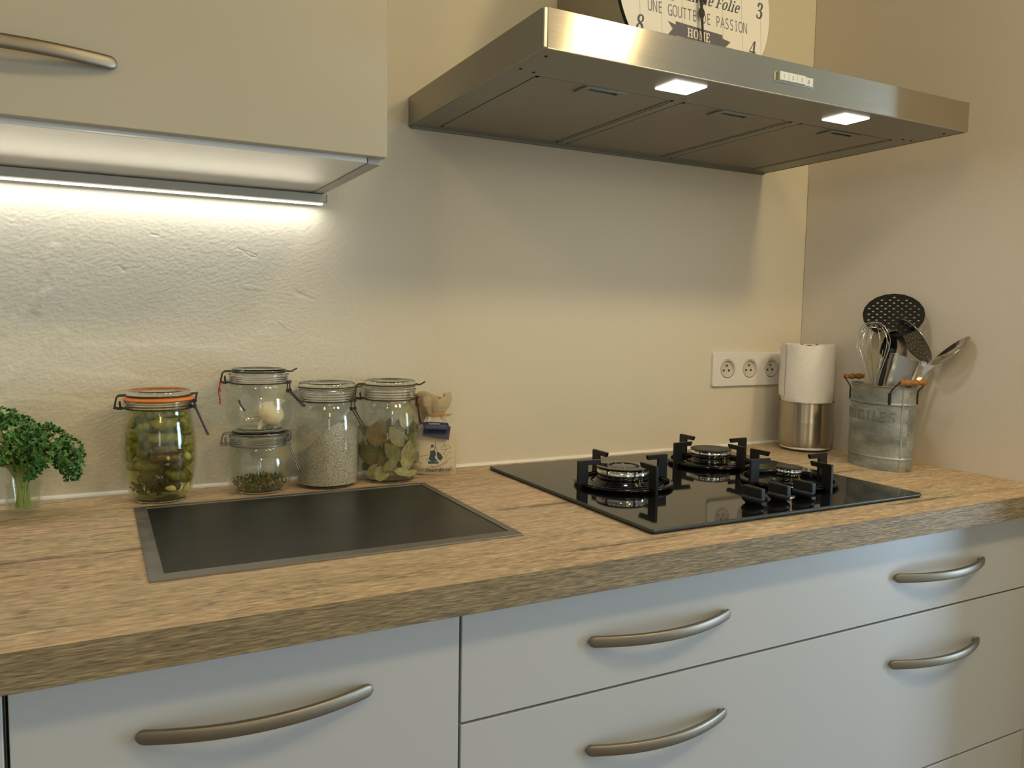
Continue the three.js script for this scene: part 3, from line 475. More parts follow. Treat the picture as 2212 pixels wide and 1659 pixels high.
// wall knots: base edge to neck; ring = wire height, lid = [under side, top], rl = lid radius
function clipJar(label, pos, { knots, rn, ring, rim, lid, rl, wireMat, open, rubber, ribs = 3, lever = [0.024, -0.05], swing = 0, hinge = 1, lidMat = lidGlass }) {
  const t = thing('clip_top_jar', label, 'jar', pos, facing(pos));
  const wall = bodyCurve(knots), neck = [[rn + 0.0006, ring - 0.003], [rn - 0.0006, ring]];
  for (let i = 0; i <= ribs * 8; i++) neck.push([rn + 0.0005 + 0.0010 * Math.sin((i / 8) * Math.PI * 2), lerp(ring + 0.002, rim - 0.004, i / (ribs * 8))]);
  neck.push([rn + 0.0022, rim - 0.0035], [rn + 0.0026, rim - 0.0015], [rn + 0.0018, rim]);
  const body = wall.filter(([, y]) => y < ring - 0.001), inner = body.slice().reverse().map(([r, y]) => [Math.max(0, r - 0.0028), Math.max(y, 0.0058)]);
  part('glass_body', lathe([[knots[0][0] * 0.97, 0.0004], ...body, [neck[0][0], ring - 0.0008], [neck[0][0] - 0.0028, ring - 0.0008], ...inner, [0, 0.0058]], 96), jarGlass, t);
  part('glass_base', lathe([[0, 0.0012], [knots[0][0] * 0.84, 0.0010], [knots[0][0] * 0.93, 0.0001], [knots[0][0] * 0.97, 0.0004], [knots[0][0] * 0.97, 0.0044], [knots[0][0] * 0.9, 0.0054], [0, 0.0054]], 80), rimGlass, t, 'thick glass base');
  part('glass_neck', lathe([[rn - 0.0034, ring - 0.0004], ...neck.slice(1), [rn - 0.0012, rim], [rn - 0.0030, rim - 0.0014], [rn - 0.0034, ring - 0.0004]], 96), rimGlass, t, 'ribbed thick glass neck');
  const [l0, l1] = lid;
  part('lid', lathe([[0, l0 + 0.0005], [rl * 0.80, l0 + 0.0005], [rl * 0.97, l0], [rl, l0 + 0.0012], [rl, l0 + (l1 - l0) * 0.45], [rl * 0.97, l1 - 0.0008], [rl * 0.93, l1], [rl * 0.89, l1 - 0.0006], [rl * 0.82, l1 - 0.0032], [rl * 0.5, l1 - 0.0030], [rl * 0.46, l1 - 0.0022], [0, l1 - 0.0022]], 80), lidMat, t, 'domed glass lid');
  if (rubber) part('rubber_seal', lathe([[rn * 0.86, rim], [rn + 0.0035, rim], [rn + 0.0042, rim + 0.0012], [rn + 0.0036, rim + 0.0026], [rl * 0.99, l0 + 0.0022], [rl * 0.98, l0 + 0.0052], [rn * 0.88, l0 + 0.0030], [rn * 0.86, rim]], 80), std({ color: 0xe07a2c, roughness: 0.55 }), t, 'orange rubber seal');
  const w = 0.00115, y = ring + 0.0002, W = rn + 0.0011;
  const gWire = [tube(circle(W, y), w, true, 96)], ly = l0 + (l1 - l0) * 0.35, lr = rl + w * 0.6;
  // hinge on the left: two bent wires with a crossbar
  if (hinge) {
    for (const s of [-1, 1]) gWire.push(wire([V(-rn * 0.97, y, s * 0.0075), V(-rn - 0.0075, y, s * 0.0075), V(-rn - 0.0080, y + 0.010, s * 0.0075)], w));
  }
  part('neck_wire', merge(gWire), wireMat, t);
  const gLid = [tube(circle(lr, ly, -Math.PI * 0.93, -Math.PI * 0.07, 30), w, false, 60), tube(circle(lr, ly, Math.PI * 0.07, Math.PI * 0.93, 30), w, false, 60)];
  if (hinge) {
    for (const s of [-1, 1]) { const a = Math.PI * 0.93 * s; gLid.push(wire([V(Math.cos(a) * lr, ly, Math.sin(a) * lr), V(-rl - 0.0125, ly - 0.0006, s * 0.0088), V(-rl - 0.0165, y + 0.0005, s * 0.0088), V(-rn - 0.0060, y - 0.0010, s * 0.0088)], w)); }
    gLid.push(wire([V(-rl - 0.0165, y + 0.0008, -0.009), V(-rl - 0.0165, y + 0.0008, 0.009)], w));
  }
  for (const s of [-1, 1]) { const a = Math.PI * 0.07 * s; gLid.push(wire([V(Math.cos(a) * lr, ly, Math.sin(a) * lr), open ? V(rl + 0.0075, ly - 0.0012, s * 0.0040) : V(rl + 0.0035, ly + 0.001, s * 0.0055), open ? V(rl + 0.0150, ly + 0.0035, s * 0.0028) : V(rl + 0.0085, ly + 0.0015, s * 0.0040), open ? V(rl + 0.0168, ly + 0.0042, 0) : V(rl + 0.0092, ly + 0.0017, 0)], w, 0.003)); }
  part('lid_wire', merge(gLid), wireMat, t);
  // clasp on the right, turned towards the viewer by swing
  const c = part('clasp', merge([-1, 1].map((s) => merge(wire([V(rn * 0.99, y, s * 0.0060), V(rn + 0.0040, y + 0.001, s * 0.0060), V(rn + 0.0046, y - (open ? 0.012 : -0.0085), s * 0.0060)], w), new THREE.TorusGeometry(0.0022, w, 8, 16).translate(rn + 0.0046, y - (open ? 0.013 : -0.0095), s * 0.0060), new THREE.TorusGeometry(0.0020, w, 8, 16).rotateY(0.4).translate(rn + 0.0043, y + 0.001, s * 0.0060))).concat(open ? [] : [wire([V(rl + 0.0085, ly + 0.0015, -0.0052), V(rn + 0.0056, y + 0.0085, -0.0052)], w), wire([V(rl + 0.0085, ly + 0.0015, 0.0052), V(rn + 0.0056, y + 0.0085, 0.0052)], w)])), wireMat, t);
  const hy = open ? y - 0.013 : y + 0.0015, [lx, lyy] = lever;
  part('lever', merge(wire([V(rn + 0.0046, hy, -0.0048), V(rn + 0.0046 + lx * 0.5, hy + lyy * 0.5, -0.0036), V(rn + 0.0046 + lx, hy + lyy, -0.0052), V(rn + 0.0062 + lx, hy + lyy + 0.001, 0), V(rn + 0.0046 + lx, hy + lyy, 0.0052), V(rn + 0.0046 + lx * 0.5, hy + lyy * 0.5, 0.0036), V(rn + 0.0046, hy, 0.0048)], w * 1.05, 0.004)), wireMat, t).rotation.y = swing;
  c.rotation.y = swing;
  return { t, wall, turn: facing(pos), at: (x, yy, z) => inJar(pos, x, yy, z), inner: (yy) => radiusAt(wall, yy) - 0.0034 };
}
const P0 = [-1.4925, 0.0003, 0.0651], P1 = [-1.3382, 0.0003, 0.0625], P2 = [-1.3376, 0.1041, 0.0628], P3 = [-1.2207, 0.0003, 0.0580], P4 = [-1.1049, 0.0003, 0.0564];
const small = { knots: [[0.0375, 0.0008], [0.0435, 0.004], [0.0500, 0.0125], [0.0537, 0.0270], [0.0545, 0.0420], [0.0530, 0.0580], [0.0488, 0.0735], [0.0468, 0.0780]], rn: 0.0462, ring: 0.0805, rim: 0.0965, lid: [0.0972, 0.1040], rl: 0.0448 };
const pickles = clipJar('large clip-top jar packed with green gherkins, orange rubber seal under its lid', P0, { knots: [[0.0390, 0.0008], [0.0430, 0.0060], [0.0505, 0.0260], [0.0543, 0.0540], [0.0556, 0.0800], [0.0545, 0.1050], [0.0512, 0.1270], [0.0488, 0.1390], [0.0484, 0.1440]], rn: 0.0484, ring: 0.1478, rim: 0.1608, lid: [0.1640, 0.1765], rl: 0.0478, wireMat: ironWire, rubber: true, ribs: 1.5, lever: [0.0190, -0.047], swing: -0.12 });
const herbJar = clipJar('lower small clip-top jar of the stacked pair, dried herbs at its bottom', P1, { ...small, wireMat: zincWire, lever: [0.0185, -0.046], swing: -0.35 });
const topJar = clipJar('upper small clip-top jar of the stacked pair, garlic bulb inside, lid unclipped', P2, { ...small, wireMat: ironWire, open: true, lever: [0.0260, -0.0260], swing: -0.35 });
const saltJar = clipJar('clip-top jar of coarse grey salt with a spoon handle inside', P3, { knots: [[0.0470, 0.0006], [0.0515, 0.0035], [0.0546, 0.0110], [0.0552, 0.0250], [0.0551, 0.0900], [0.0540, 0.1160], [0.0510, 0.1340], [0.0478, 0.1435], [0.0470, 0.1470]], rn: 0.0470, ring: 0.1500, rim: 0.1690, lid: [0.1700, 0.1820], rl: 0.0492, wireMat: ironWire, open: true, lever: [0.0220, -0.0340], swing: -0.55, hinge: 0 });
const bayJar = clipJar('clip-top jar of dried bay leaves with rusty wire clips', P4, { knots: [[0.0460, 0.0006], [0.0500, 0.0035], [0.0530, 0.0110], [0.0538, 0.0250], [0.0536, 0.0950], [0.0526, 0.1150], [0.0495, 0.1330], [0.0460, 0.1425], [0.0455, 0.1455]], rn: 0.0455, ring: 0.1490, rim: 0.1690, lid: [0.1710, 0.1830], rl: 0.0470, wireMat: rustWire, open: true, lever: [0.0080, -0.0360], swing: 0.15 });

// ---- gherkins in brine
const gherkinSkin = [[158, 158, 62], [140, 138, 52], [128, 108, 50]].map(([r, g, b], k) => colorTexture(256, 128, (x, y, c) => {
  let v = 0.82 + 0.5 * (fbm(x / 40 + k * 30, y / 14, 3) - 0.5); v -= 0.55 * smooth(0.72, 0.84, noise(x / 3.2 + k * 70, y / 3.2)) * (k ? 1 : 0.45) * smooth(0.3, 0.6, fbm(x / 50, y / 50 + 9, 2)); const p = fbm(x / 60 + 4, y / 60, 2) - 0.5; c[0] = r * v + 24 * p; c[1] = g * v; c[2] = b * v - 10 * p; }));
const gherkinBump = heightTexture(256, 128, (x, y) => noise(x / 7, y / 7) * 0.7 + noise(x / 3, y / 3) * 0.3);
const gherkinMats = gherkinSkin.map((map) => phy({ map, bumpMap: gherkinBump, bumpScale: 0.0008, roughness: 0.35 }));
function gherkinGeo(len, th, bend) {
  const off = rr(0, 50);
  return sheet((u, v) => { const s = v * 2 - 1, a = u * Math.PI * 2, r = th / 2 * Math.pow(clamp(1 - Math.pow(Math.abs(s), 3.2)), 0.5) * (1 + 0.10 * (noise(Math.cos(a) * 2 + off, Math.sin(a) * 2 + v * 7) - 0.5)) * (1 + 0.08 * Math.sin(v * 5 + off)); return V(s * len / 2, Math.cos(a) * r + bend * len * (s * s - 0.4), Math.sin(a) * r); }, 20, 22);
}
function gherkin(u, y, z, len, th, deg, k, tilt = 0, label) {
  const m = single('gherkin', gherkinGeo(len, th, rr(-0.06, 0.06)), gherkinMats[k], 'small pickled gherkin in brine in the large jar with the orange seal', 'gherkin', label ? undefined : 'gherkins in the brine jar'); if (label) m.userData.label = label;
  m.position.copy(pickles.at(u, y, z)); m.rotation.set(0, pickles.turn, -deg * Math.PI / 180, 'YXZ'); m.rotateY(tilt); return m;
}
for (const [px, py, len, th, deg, k, label] of [[790, 610, 385, 168, 2, 0, 'bright green gherkin lying level high at the front of its jar'], [440, 752, 345, 140, 20, 0, 'green gherkin tilted gently, directly above the slanting speckled gherkin'], [440, 905, 420, 185, 44, 1, 'black-speckled gherkin slanting down to the right at the left of its jar'], [520, 1128, 440, 172, 4, 1, 'long brownish gherkin lying level just above the herbs in its jar'], [790, 792, 430, 160, 1, 0, 'green gherkin lying level directly below the brightest gherkin of the jar'], [800, 930, 330, 130, 2, 2], [275, 925, 150, 90, 80, 0], [330, 985, 200, 105, -64, 1], [1125, 700, 170, 130, 8, 0], [1150, 935, 190, 150, -30, 0], [1150, 1075, 220, 165, -52, 0], [1130, 1265, 240, 180, 60, 2], [390, 570, 190, 120, -60, 0], [535, 640, 190, 130, -22, 0], [1115, 545, 200, 110, 80, 0], [830, 1040, 330, 130, 6, 2], [960, 1110, 240, 150, -35, 2], [940, 1270, 330, 165, 14, 1], [640, 500, 320, 120, 6, 0], [900, 480, 340, 120, -4, 0], [1040, 600, 220, 130, 70, 0]]) {
  const S = 8740, L = len / S, T = th / S * 0.96; let u = (px - 732) / S, y = (1560 - py) / 7960, z = 0;
  for (let it = 0; it < 3; it++) { const ri = pickles.inner(clamp(y, 0.01, 0.14)) - 0.0008, ca = Math.abs(Math.cos(deg * Math.PI / 180)), e = Math.max(0, L / 2 - T / 2) * ca, most = ri - T / 2 - e * 0.8 - 0.001, lim = (d) => Math.sqrt(Math.max(0, (ri - T / 2) ** 2 - (u + d) ** 2)); u = clamp(u, -most, most); z = Math.min(lim(0), lim(e), lim(-e)); y = (1560 - py) / 7960 + 0.17 * z; }
  gherkin(u, y, z, L, T, deg, k, 0, label);
}
for (const [u, y, z, len, th, deg, k, tilt] of [[0.004, 0.020, -0.006, 0.056, 0.022, 5, 2, 0.3], [-0.02, 0.038, -0.016, 0.045, 0.021, 70, 1, 0], [0.022, 0.046, -0.014, 0.048, 0.022, -60, 1, 0.2], [0.0, 0.066, -0.004, 0.058, 0.022, 12, 2, 1.1], [-0.026, 0.084, -0.012, 0.046, 0.021, 80, 1, 0], [0.026, 0.088, -0.010, 0.046, 0.021, 100, 0, 0], [0.0, 0.094, 0.006, 0.056, 0.021, -10, 1, 0.6], [0.0, 0.112, -0.012, 0.060, 0.022, 4, 0, -0.5], [0.0, 0.128, 0.0, 0.058, 0.019, 0, 0, 0.9], [0.012, 0.074, -0.032, 0.045, 0.02, 60, 0, 0], [-0.012, 0.118, -0.034, 0.045, 0.02, -30, 0, 0], [0.0, 0.040, -0.034, 0.045, 0.02, 20, 1, 0]]) gherkin(u, y, z, len, th, deg, k, tilt);
const cream = phy({ color: 0xcfc49a, roughness: 0.45 });
const cloveGeo = (l, w) => sheet((u, v) => { const a = u * Math.PI * 2, s = v, r = w * Math.pow(Math.sin(Math.PI * Math.pow(s, 0.75)), 0.7) * (0.75 + 0.25 * Math.cos(a)); return V(Math.cos(a) * r, (s - 0.45) * l, Math.sin(a) * r * 0.8); }, 18, 16);
for (const [px, py, l, w, deg, label] of [[860, 1440, 0.017, 0.0062, 80, 'pale garlic clove at the front bottom of the gherkin jar'], [1050, 1465, 0.018, 0.0070, -30, 'larger pale garlic clove at the lower right of the gherkin jar']]) { const u = (px - 732) / 8740, y = (1560 - py) / 7960 + 0.007, m = single('garlic_clove', cloveGeo(l, w), cream, label, 'garlic clove'); m.position.copy(pickles.at(u, y, Math.sqrt(Math.max(0, (pickles.inner(y) - w) ** 2 - u * u)))); m.rotation.set(0, pickles.turn, deg * Math.PI / 180, 'YXZ'); }
for (const [px, py, r, label] of [[1072, 1062, 0.0062, 'small pale pickled onion at the right of the gherkin jar'], [828, 1042, 0.0032, 'tiny pale pickled onion in the middle of the gherkin jar']]) { const u = (px - 732) / 8740, y = (1560 - py) / 7960 + 0.008, m = single('pickled_onion', softLathe([[0.0001, -r], [r * 0.7, -r * 0.7], [r, 0], [r * 0.7, r * 0.75], [r * 0.12, r * 1.2], [0.0001, r * 1.3]], 24, 20), cream, label, 'pickled onion'); m.position.copy(pickles.at(u, y, Math.sqrt(Math.max(0, (pickles.inner(y) - r) ** 2 - u * u)) + 0.0005)); }
function sprig(o, l, n, spread) { // a stalk with short needles
  const gs = [tube([V(0, 0, 0), V(rr(-0.003, 0.003), l * 0.5, 0), V(rr(-0.005, 0.005), l, rr(-0.002, 0.002))], 0.0005, false, 6, 5)];
  for (let i = 0; i < n; i++) { const g = new THREE.SphereGeometry(1, 5, 4).scale(0.0007, spread * rr(0.6, 1.2), 0.0007).translate(0, spread * 0.8, 0).rotateZ(rr(-1.5, 1.5)).rotateY(rr(0, 6.3)).translate(0, l * rr(0.15, 1), 0); gs.push(g); }
  return merge(gs);
}
{
  const gs = [];
  for (let i = 0; i < 34; i++) { const y = rr(0.008, 0.030), u = rr(-0.036, 0.016) * (0.6 + 13 * y), z = Math.sqrt(Math.max(0, (pickles.inner(y) - 0.003) ** 2 - u * u)) - rr(0, 0.006); gs.push(sprig(0, rr(0.014, 0.024), 26, 0.0026).rotateZ(rr(-0.9, 0.9) - u * 14).rotateX(-0.15).translate(u, y, z - 0.004)); }
  const m = single('pickling_herbs', merge(gs), std({ color: 0x4f4122, roughness: 0.8 }), 'brown sprigs of pickling herbs at the bottom of the gherkin jar', 'herbs', null, 'stuff'); m.position.set(...P0); m.rotation.y = pickles.turn;
  const tint = phy({ color: new THREE.Color(0.93, 0.92, 0.66), roughness: 0, transmission: 1, thickness: 0, ior: 1.12 });
  const inner = pickles.wall.map(([r, y]) => [r - 0.0031, Math.max(y, 0.0058)]);
  const b = single('brine', lathe([[0, 0.0058], ...inner, [0.0455, 0.1465], [0, 0.1465]], 72), tint, 'yellow-green brine filling the large gherkin jar', 'brine'); b.position.set(...P0); b.rotation.y = pickles.turn;
}
// leaf with a midrib fold, tip up, in its own xy plane
function leafGeo(len, wid, curl, wave) { return thick((u, v) => { const x = (u - 0.5) * 2, w = wid / 2 * Math.pow(Math.sin(Math.PI * Math.pow(clamp(v * 0.985 + 0.008), 0.85)), 0.85); return V(x * w, (v - 0.5) * len, Math.abs(x) * w * 0.22 + curl * len * (v - 0.5) * (v - 0.5) * 2 + wave * Math.sin(v * 9 + x * 2) * Math.abs(x)); }, 8, 18, 0.0003); }
{
  const l = single('green_leaf', leafGeo(0.030, 0.016, 0.3, 0.001), phy({ color: 0x4c5a2e, roughness: 0.5 }), 'dark green leaf at the upper left of the gherkin jar', 'leaf'); l.position.copy(pickles.at(-0.027, 0.132, 0.032)); l.rotation.set(-0.2, pickles.turn - 0.5, -0.9, 'YXZ');
}
// ---- dried herbs, garlic and a chilli in the stacked jars
{
  const gs = [];
  for (let i = 0; i < 420; i++) { const a = rr(0, 6.283), r = 0.046 * Math.sqrt(rnd()), y = 0.0075 + rr(0, 0.019) * (1 - 0.35 * r / 0.046) + 0.008 * Math.max(0, Math.cos(a)) * rnd(); gs.push(leafGeo(rr(0.004, 0.011), rr(0.002, 0.005), rr(-1, 1), 0.0006).rotateX(rr(0, 6)).rotateY(rr(0, 6)).translate(Math.cos(a) * r * radiusAt(herbJar.wall, y) / 0.0545, y, Math.sin(a) * r * radiusAt(herbJar.wall, y) / 0.0545)); }
  const third = Math.floor(gs.length / 3);
  const h = single('dried_herbs', merge(gs.slice(0, third * 2)), std({ color: 0x55602c, roughness: 0.9 }), 'dried green herbs lying in the bottom of the lower stacked jar', 'herbs', null, 'stuff'); h.position.set(...P1); h.rotation.y = herbJar.turn;
  const k = part('brown_leaf_bits', merge(gs.slice(third * 2)), std({ color: 0x9a7a45, roughness: 0.9 }), h); k.userData.kind = 'stuff';
  // garlic bulb with papery skin
  const bulb = thing('garlic_bulb', 'whitish garlic bulb with papery skin in the upper stacked jar', 'garlic', [0, 0, 0]);
  bulb.position.copy(topJar.at(0.019, 0.0305, 0.017)); bulb.rotation.set(0.5, topJar.turn, -0.5, 'YXZ');
  const skin = phy({ color: 0xe6d3ad, roughness: 0.7 });
  part('bulb', sheet((u, v) => { const a = u * Math.PI * 2, r = 0.0215 * Math.pow(Math.sin(Math.PI * Math.pow(v, 0.72)), 0.62) * (1 + 0.11 * Math.pow(Math.abs(Math.cos(a * 3.5)), 0.7) - 0.05) * (1 - 0.35 * smooth(0.6, 1, v)); return V(Math.cos(a) * r, (v - 0.45) * 0.042, Math.sin(a) * r); }, 56, 26), skin, bulb);
  part('neck', sheet((u, v) => { const a = u * Math.PI * 2, r = lerp(0.0065, 0.0035, v) * (1 + 0.2 * Math.cos(a * 5 + v * 3)); return V(Math.cos(a) * r + 0.004 * v * v, 0.020 + v * 0.014, Math.sin(a) * r); }, 24, 6), skin, bulb);
  const roots = []; for (let i = 0; i < 60; i++) { const a = rr(0, 6.28), r = rr(0, 0.011); roots.push(tube([V(Math.cos(a) * r, -0.017, Math.sin(a) * r), V(Math.cos(a) * r * 1.3, -0.0205, Math.sin(a) * r * 1.3), V(Math.cos(a) * r * 1.7 + rr(-0.002, 0.002), -0.0235, Math.sin(a) * r * 1.7)], 0.0003, false, 4, 4)); }
  part('roots', merge(roots), std({ color: 0x8a7040, roughness: 0.9 }), bulb);
  for (const [k2, dx, dy, dz] of [[0, -0.010, -0.012, 0.0185]]) { const f = part('loose_skin', leafGeo(0.022, 0.016, 0.7, 0.002), phy({ color: 0xf0e2c4, roughness: 0.6, transmission: 0.3 }), bulb); f.position.set(dx, dy, dz); f.rotation.set(-0.1, 0.3 * (k2 ? -1 : 1), k2 ? 1.2 : -0.5); }
  const chilli = single('dried_chilli', tube([V(0, 0.009, 0), V(0.001, 0.004, 0.001), V(0.0045, -0.003, 0.001), V(0.009, -0.009, 0)], 0.0017, false, 24, 8), std({ color: 0x56281f, roughness: 0.5 }), 'small dark dried chilli against the glass of the upper stacked jar', 'chilli'); chilli.position.copy(topJar.at(-0.031, 0.046, 0.0375)); chilli.rotation.y = topJar.turn;
  const red = single('red_thread', merge(tube([V(0, 0.004, 0), V(-0.0030, -0.004, 0.0015), V(-0.0050, -0.016, 0.001), V(-0.0035, -0.026, 0.0015), V(-0.0030, -0.036, 0.001)], 0.0011, false, 24, 7), tube([V(-0.003, 0.001, 0.0008), V(-0.0035, -0.009, 0.003), V(-0.0015, -0.015, 0.003)], 0.0010, false, 14, 7)), std({ color: 0xb13a24, roughness: 0.8 }), 'short red thread tied to the left hinge of the upper stacked jar', 'thread'); red.position.copy(topJar.at(-0.0585, 0.0815, 0.0095)); red.rotation.y = topJar.turn;
}
// ---- coarse salt heaped to the right, with a spoon handle
{
  const grain = colorTexture(256, 256, (x, y, c) => { const v = 0.80 + 0.32 * (noise(x / 2.4, y / 2.4) - 0.4) - 0.55 * smooth(0.70, 0.86, noise(x / 2.9 + 60, y / 2.9)); c[0] = 252 * v; c[1] = 242 * v; c[2] = 220 * v; });
  const gb = heightTexture(256, 256, (x, y) => noise(x / 2.6, y / 2.6)); grain.repeat.set(4.6, 2.0); gb.repeat.set(4.6, 2.0);
  const saltMat = std({ map: grain, bumpMap: gb, bumpScale: 0.0014, roughness: 0.85 });
  const top = (x, z) => 0.0560 + 0.058 * smooth(-0.056, 0.030, x + 0.15 * z) - 0.010 * smooth(0.022, 0.05, x) - 0.006 * smooth(0.01, 0.05, -z) + 0.0025 * (noise(x * 160 + 9, z * 160) - 0.5);
  const R = (y) => Math.max(0.02, saltJar.inner(clamp(y, 0.0085, 0.135)) + 0.0002);
  const side = sheet((u, v) => { const a = -u * Math.PI * 2; let r = R(0.06), yt = top(Math.cos(a) * r, Math.sin(a) * r); const y = lerp(0.0062, yt, v); r = R(y); return V(Math.cos(a) * r, y, Math.sin(a) * r); }, 96, 30);
  const cap = sheet((u, v) => { const a = -u * Math.PI * 2, r0 = R(top(Math.cos(a) * R(0.06), Math.sin(a) * R(0.06))), r = r0 * (1 - v), x = Math.cos(a) * r, z = Math.sin(a) * r; return V(x, top(x, z), z); }, 96, 24);
  const m = single('coarse_salt', merge(side, cap), saltMat, 'coarse grey sea salt heaped to one side of its jar', 'salt', null, 'stuff'); m.position.set(...P3); m.rotation.y = saltJar.turn;
  const sp = thing('spoon', 'metal spoon handle sticking out of the coarse salt', 'spoon'); sp.position.copy(saltJar.at(0.004, 0.092, 0.018)); sp.rotation.set(0, saltJar.turn, -0.66, 'YXZ');
  part('handle', rbox(-0.0030, 0.0030, -0.012, 0.062, -0.0009, 0.0009, 0.0008), steelBright, sp); part('bowl', new THREE.SphereGeometry(1, 24, 16).scale(0.0135, 0.020, 0.004).translate(0, -0.030, 0), steelBright, sp);
}
// ---- bay leaves
{
  const leafMats = [0x9a9460, 0x857f4c, 0xb0a877, 0x8a7444, 0x66663c].map((c) => { const base = new THREE.Color(c).convertLinearToSRGB(); return phy({ roughness: 0.6, map: colorTexture(64, 128, (x, y, o) => { const u = (x / 64 - 0.5) * 2, v = y / 128, vein = Math.max(smooth(0.07, 0, Math.abs(u)), 0.6 * smooth(0.16, 0, Math.abs(((v * 9 - Math.abs(u) * 2.2) % 1 + 1) % 1 - 0.5) * 2 - 0.0) * 0.5), k = 0.92 + 0.25 * (fbm(x / 14, y / 14, 3) - 0.5) + 0.22 * vein; o[0] = base.r * 255 * k; o[1] = base.g * 255 * k; o[2] = base.b * 255 * k * 0.96; }) }); });
  const leaf = (px, py, len, wid, deg, k, back = 0, tilt = 0, yaw = 0, label) => {
    const S = 7500, u = (px - 520) / S, L = len / S * 1.08, W = wid / S * 1.12; let y = (1570 - py) / 7400, z = 0;
    for (let i = 0; i < 3; i++) { const ri = bayJar.inner(clamp(y, 0.012, 0.13)) - 0.002, e = W * 0.42; z = Math.min(...[-e, 0, e].map((d) => Math.sqrt(Math.max(0, ri * ri - (u + d) ** 2)))) - back; y = (1570 - py) / 7400 + 0.15 * z; }
    const m = single('bay_leaf', leafGeo(L, W, rr(-0.25, 0.15), 0.0012), leafMats[k], label ?? 'dried bay leaf in the jar with rusty wire clips', 'bay leaf', label ? undefined : 'dried bay leaves in the jar');
    m.position.copy(bayJar.at(u, y, z)); m.rotation.set(tilt, bayJar.turn + yaw + u * 9, -deg * Math.PI / 180, 'YXZ');
  };
  for (const a of [[350, 950, 330, 260, 8, 3, 0.004, 0, 0, 'wide brownish bay leaf with its point upwards at the left of the jar'], [735, 700, 350, 190, 6, 2, 0.003, 0, 0.1, 'pale green bay leaf standing highest of all at the right of the jar'], [605, 990, 300, 165, -32, 0, 0.002], [760, 1240, 395, 190, 8, 2, 0.0005, 0, 0, 'long pale bay leaf hanging upright against the front glass'], [300, 1225, 400, 270, 84, 1, 0.003, 0.1, 0, 'large dark bay leaf lying crosswise at the lower left of the jar'], [560, 1200, 300, 175, -40, 1, 0.004], [830, 1030, 260, 130, -10, 1, 0.004], [415, 1490, 200, 180, 95, 2, 0.0005, -0.3], [540, 1360, 240, 120, 50, 0, 0.002], [290, 1450, 200, 110, 20, 2, 0.001, 0.2], [700, 1470, 230, 100, 100, 2, 0.001, -0.4], [820, 1490, 200, 80, 72, 2, 0.001, -0.5], [500, 840, 200, 130, 20, 4, 0.028], [190, 900, 210, 130, -60, 0, 0.006], [410, 850, 220, 140, -10, 1, 0.02], [790, 880, 200, 130, 30, 4, 0.014], [850, 860, 160, 110, 0, 4, 0.008], [140, 1150, 220, 130, 10, 1, 0.004], [640, 860, 240, 150, 12, 1, 0.02], [860, 1250, 230, 120, -14, 1, 0.006], [210, 1390, 180, 110, 60, 4, 0.006], [450, 1330, 220, 150, -30, 3, 0.010], [520, 1120, 260, 170, 30, 4, 0.018], [700, 1120, 260, 170, -20, 4, 0.016], [320, 1100, 260, 170, 15, 4, 0.020], [580, 1450, 200, 140, 88, 1, 0.012, -0.6], [300, 1000, 240, 150, 60, 1, 0.05], [600, 1000, 260, 160, -50, 1, 0.06], [760, 1200, 260, 160, 40, 1, 0.06], [420, 1250, 260, 160, -70, 1, 0.055], [480, 1400, 240, 160, 90, 4, 0.04, -0.8], [640, 1330, 240, 150, 10, 4, 0.03]]) leaf(...a);
}

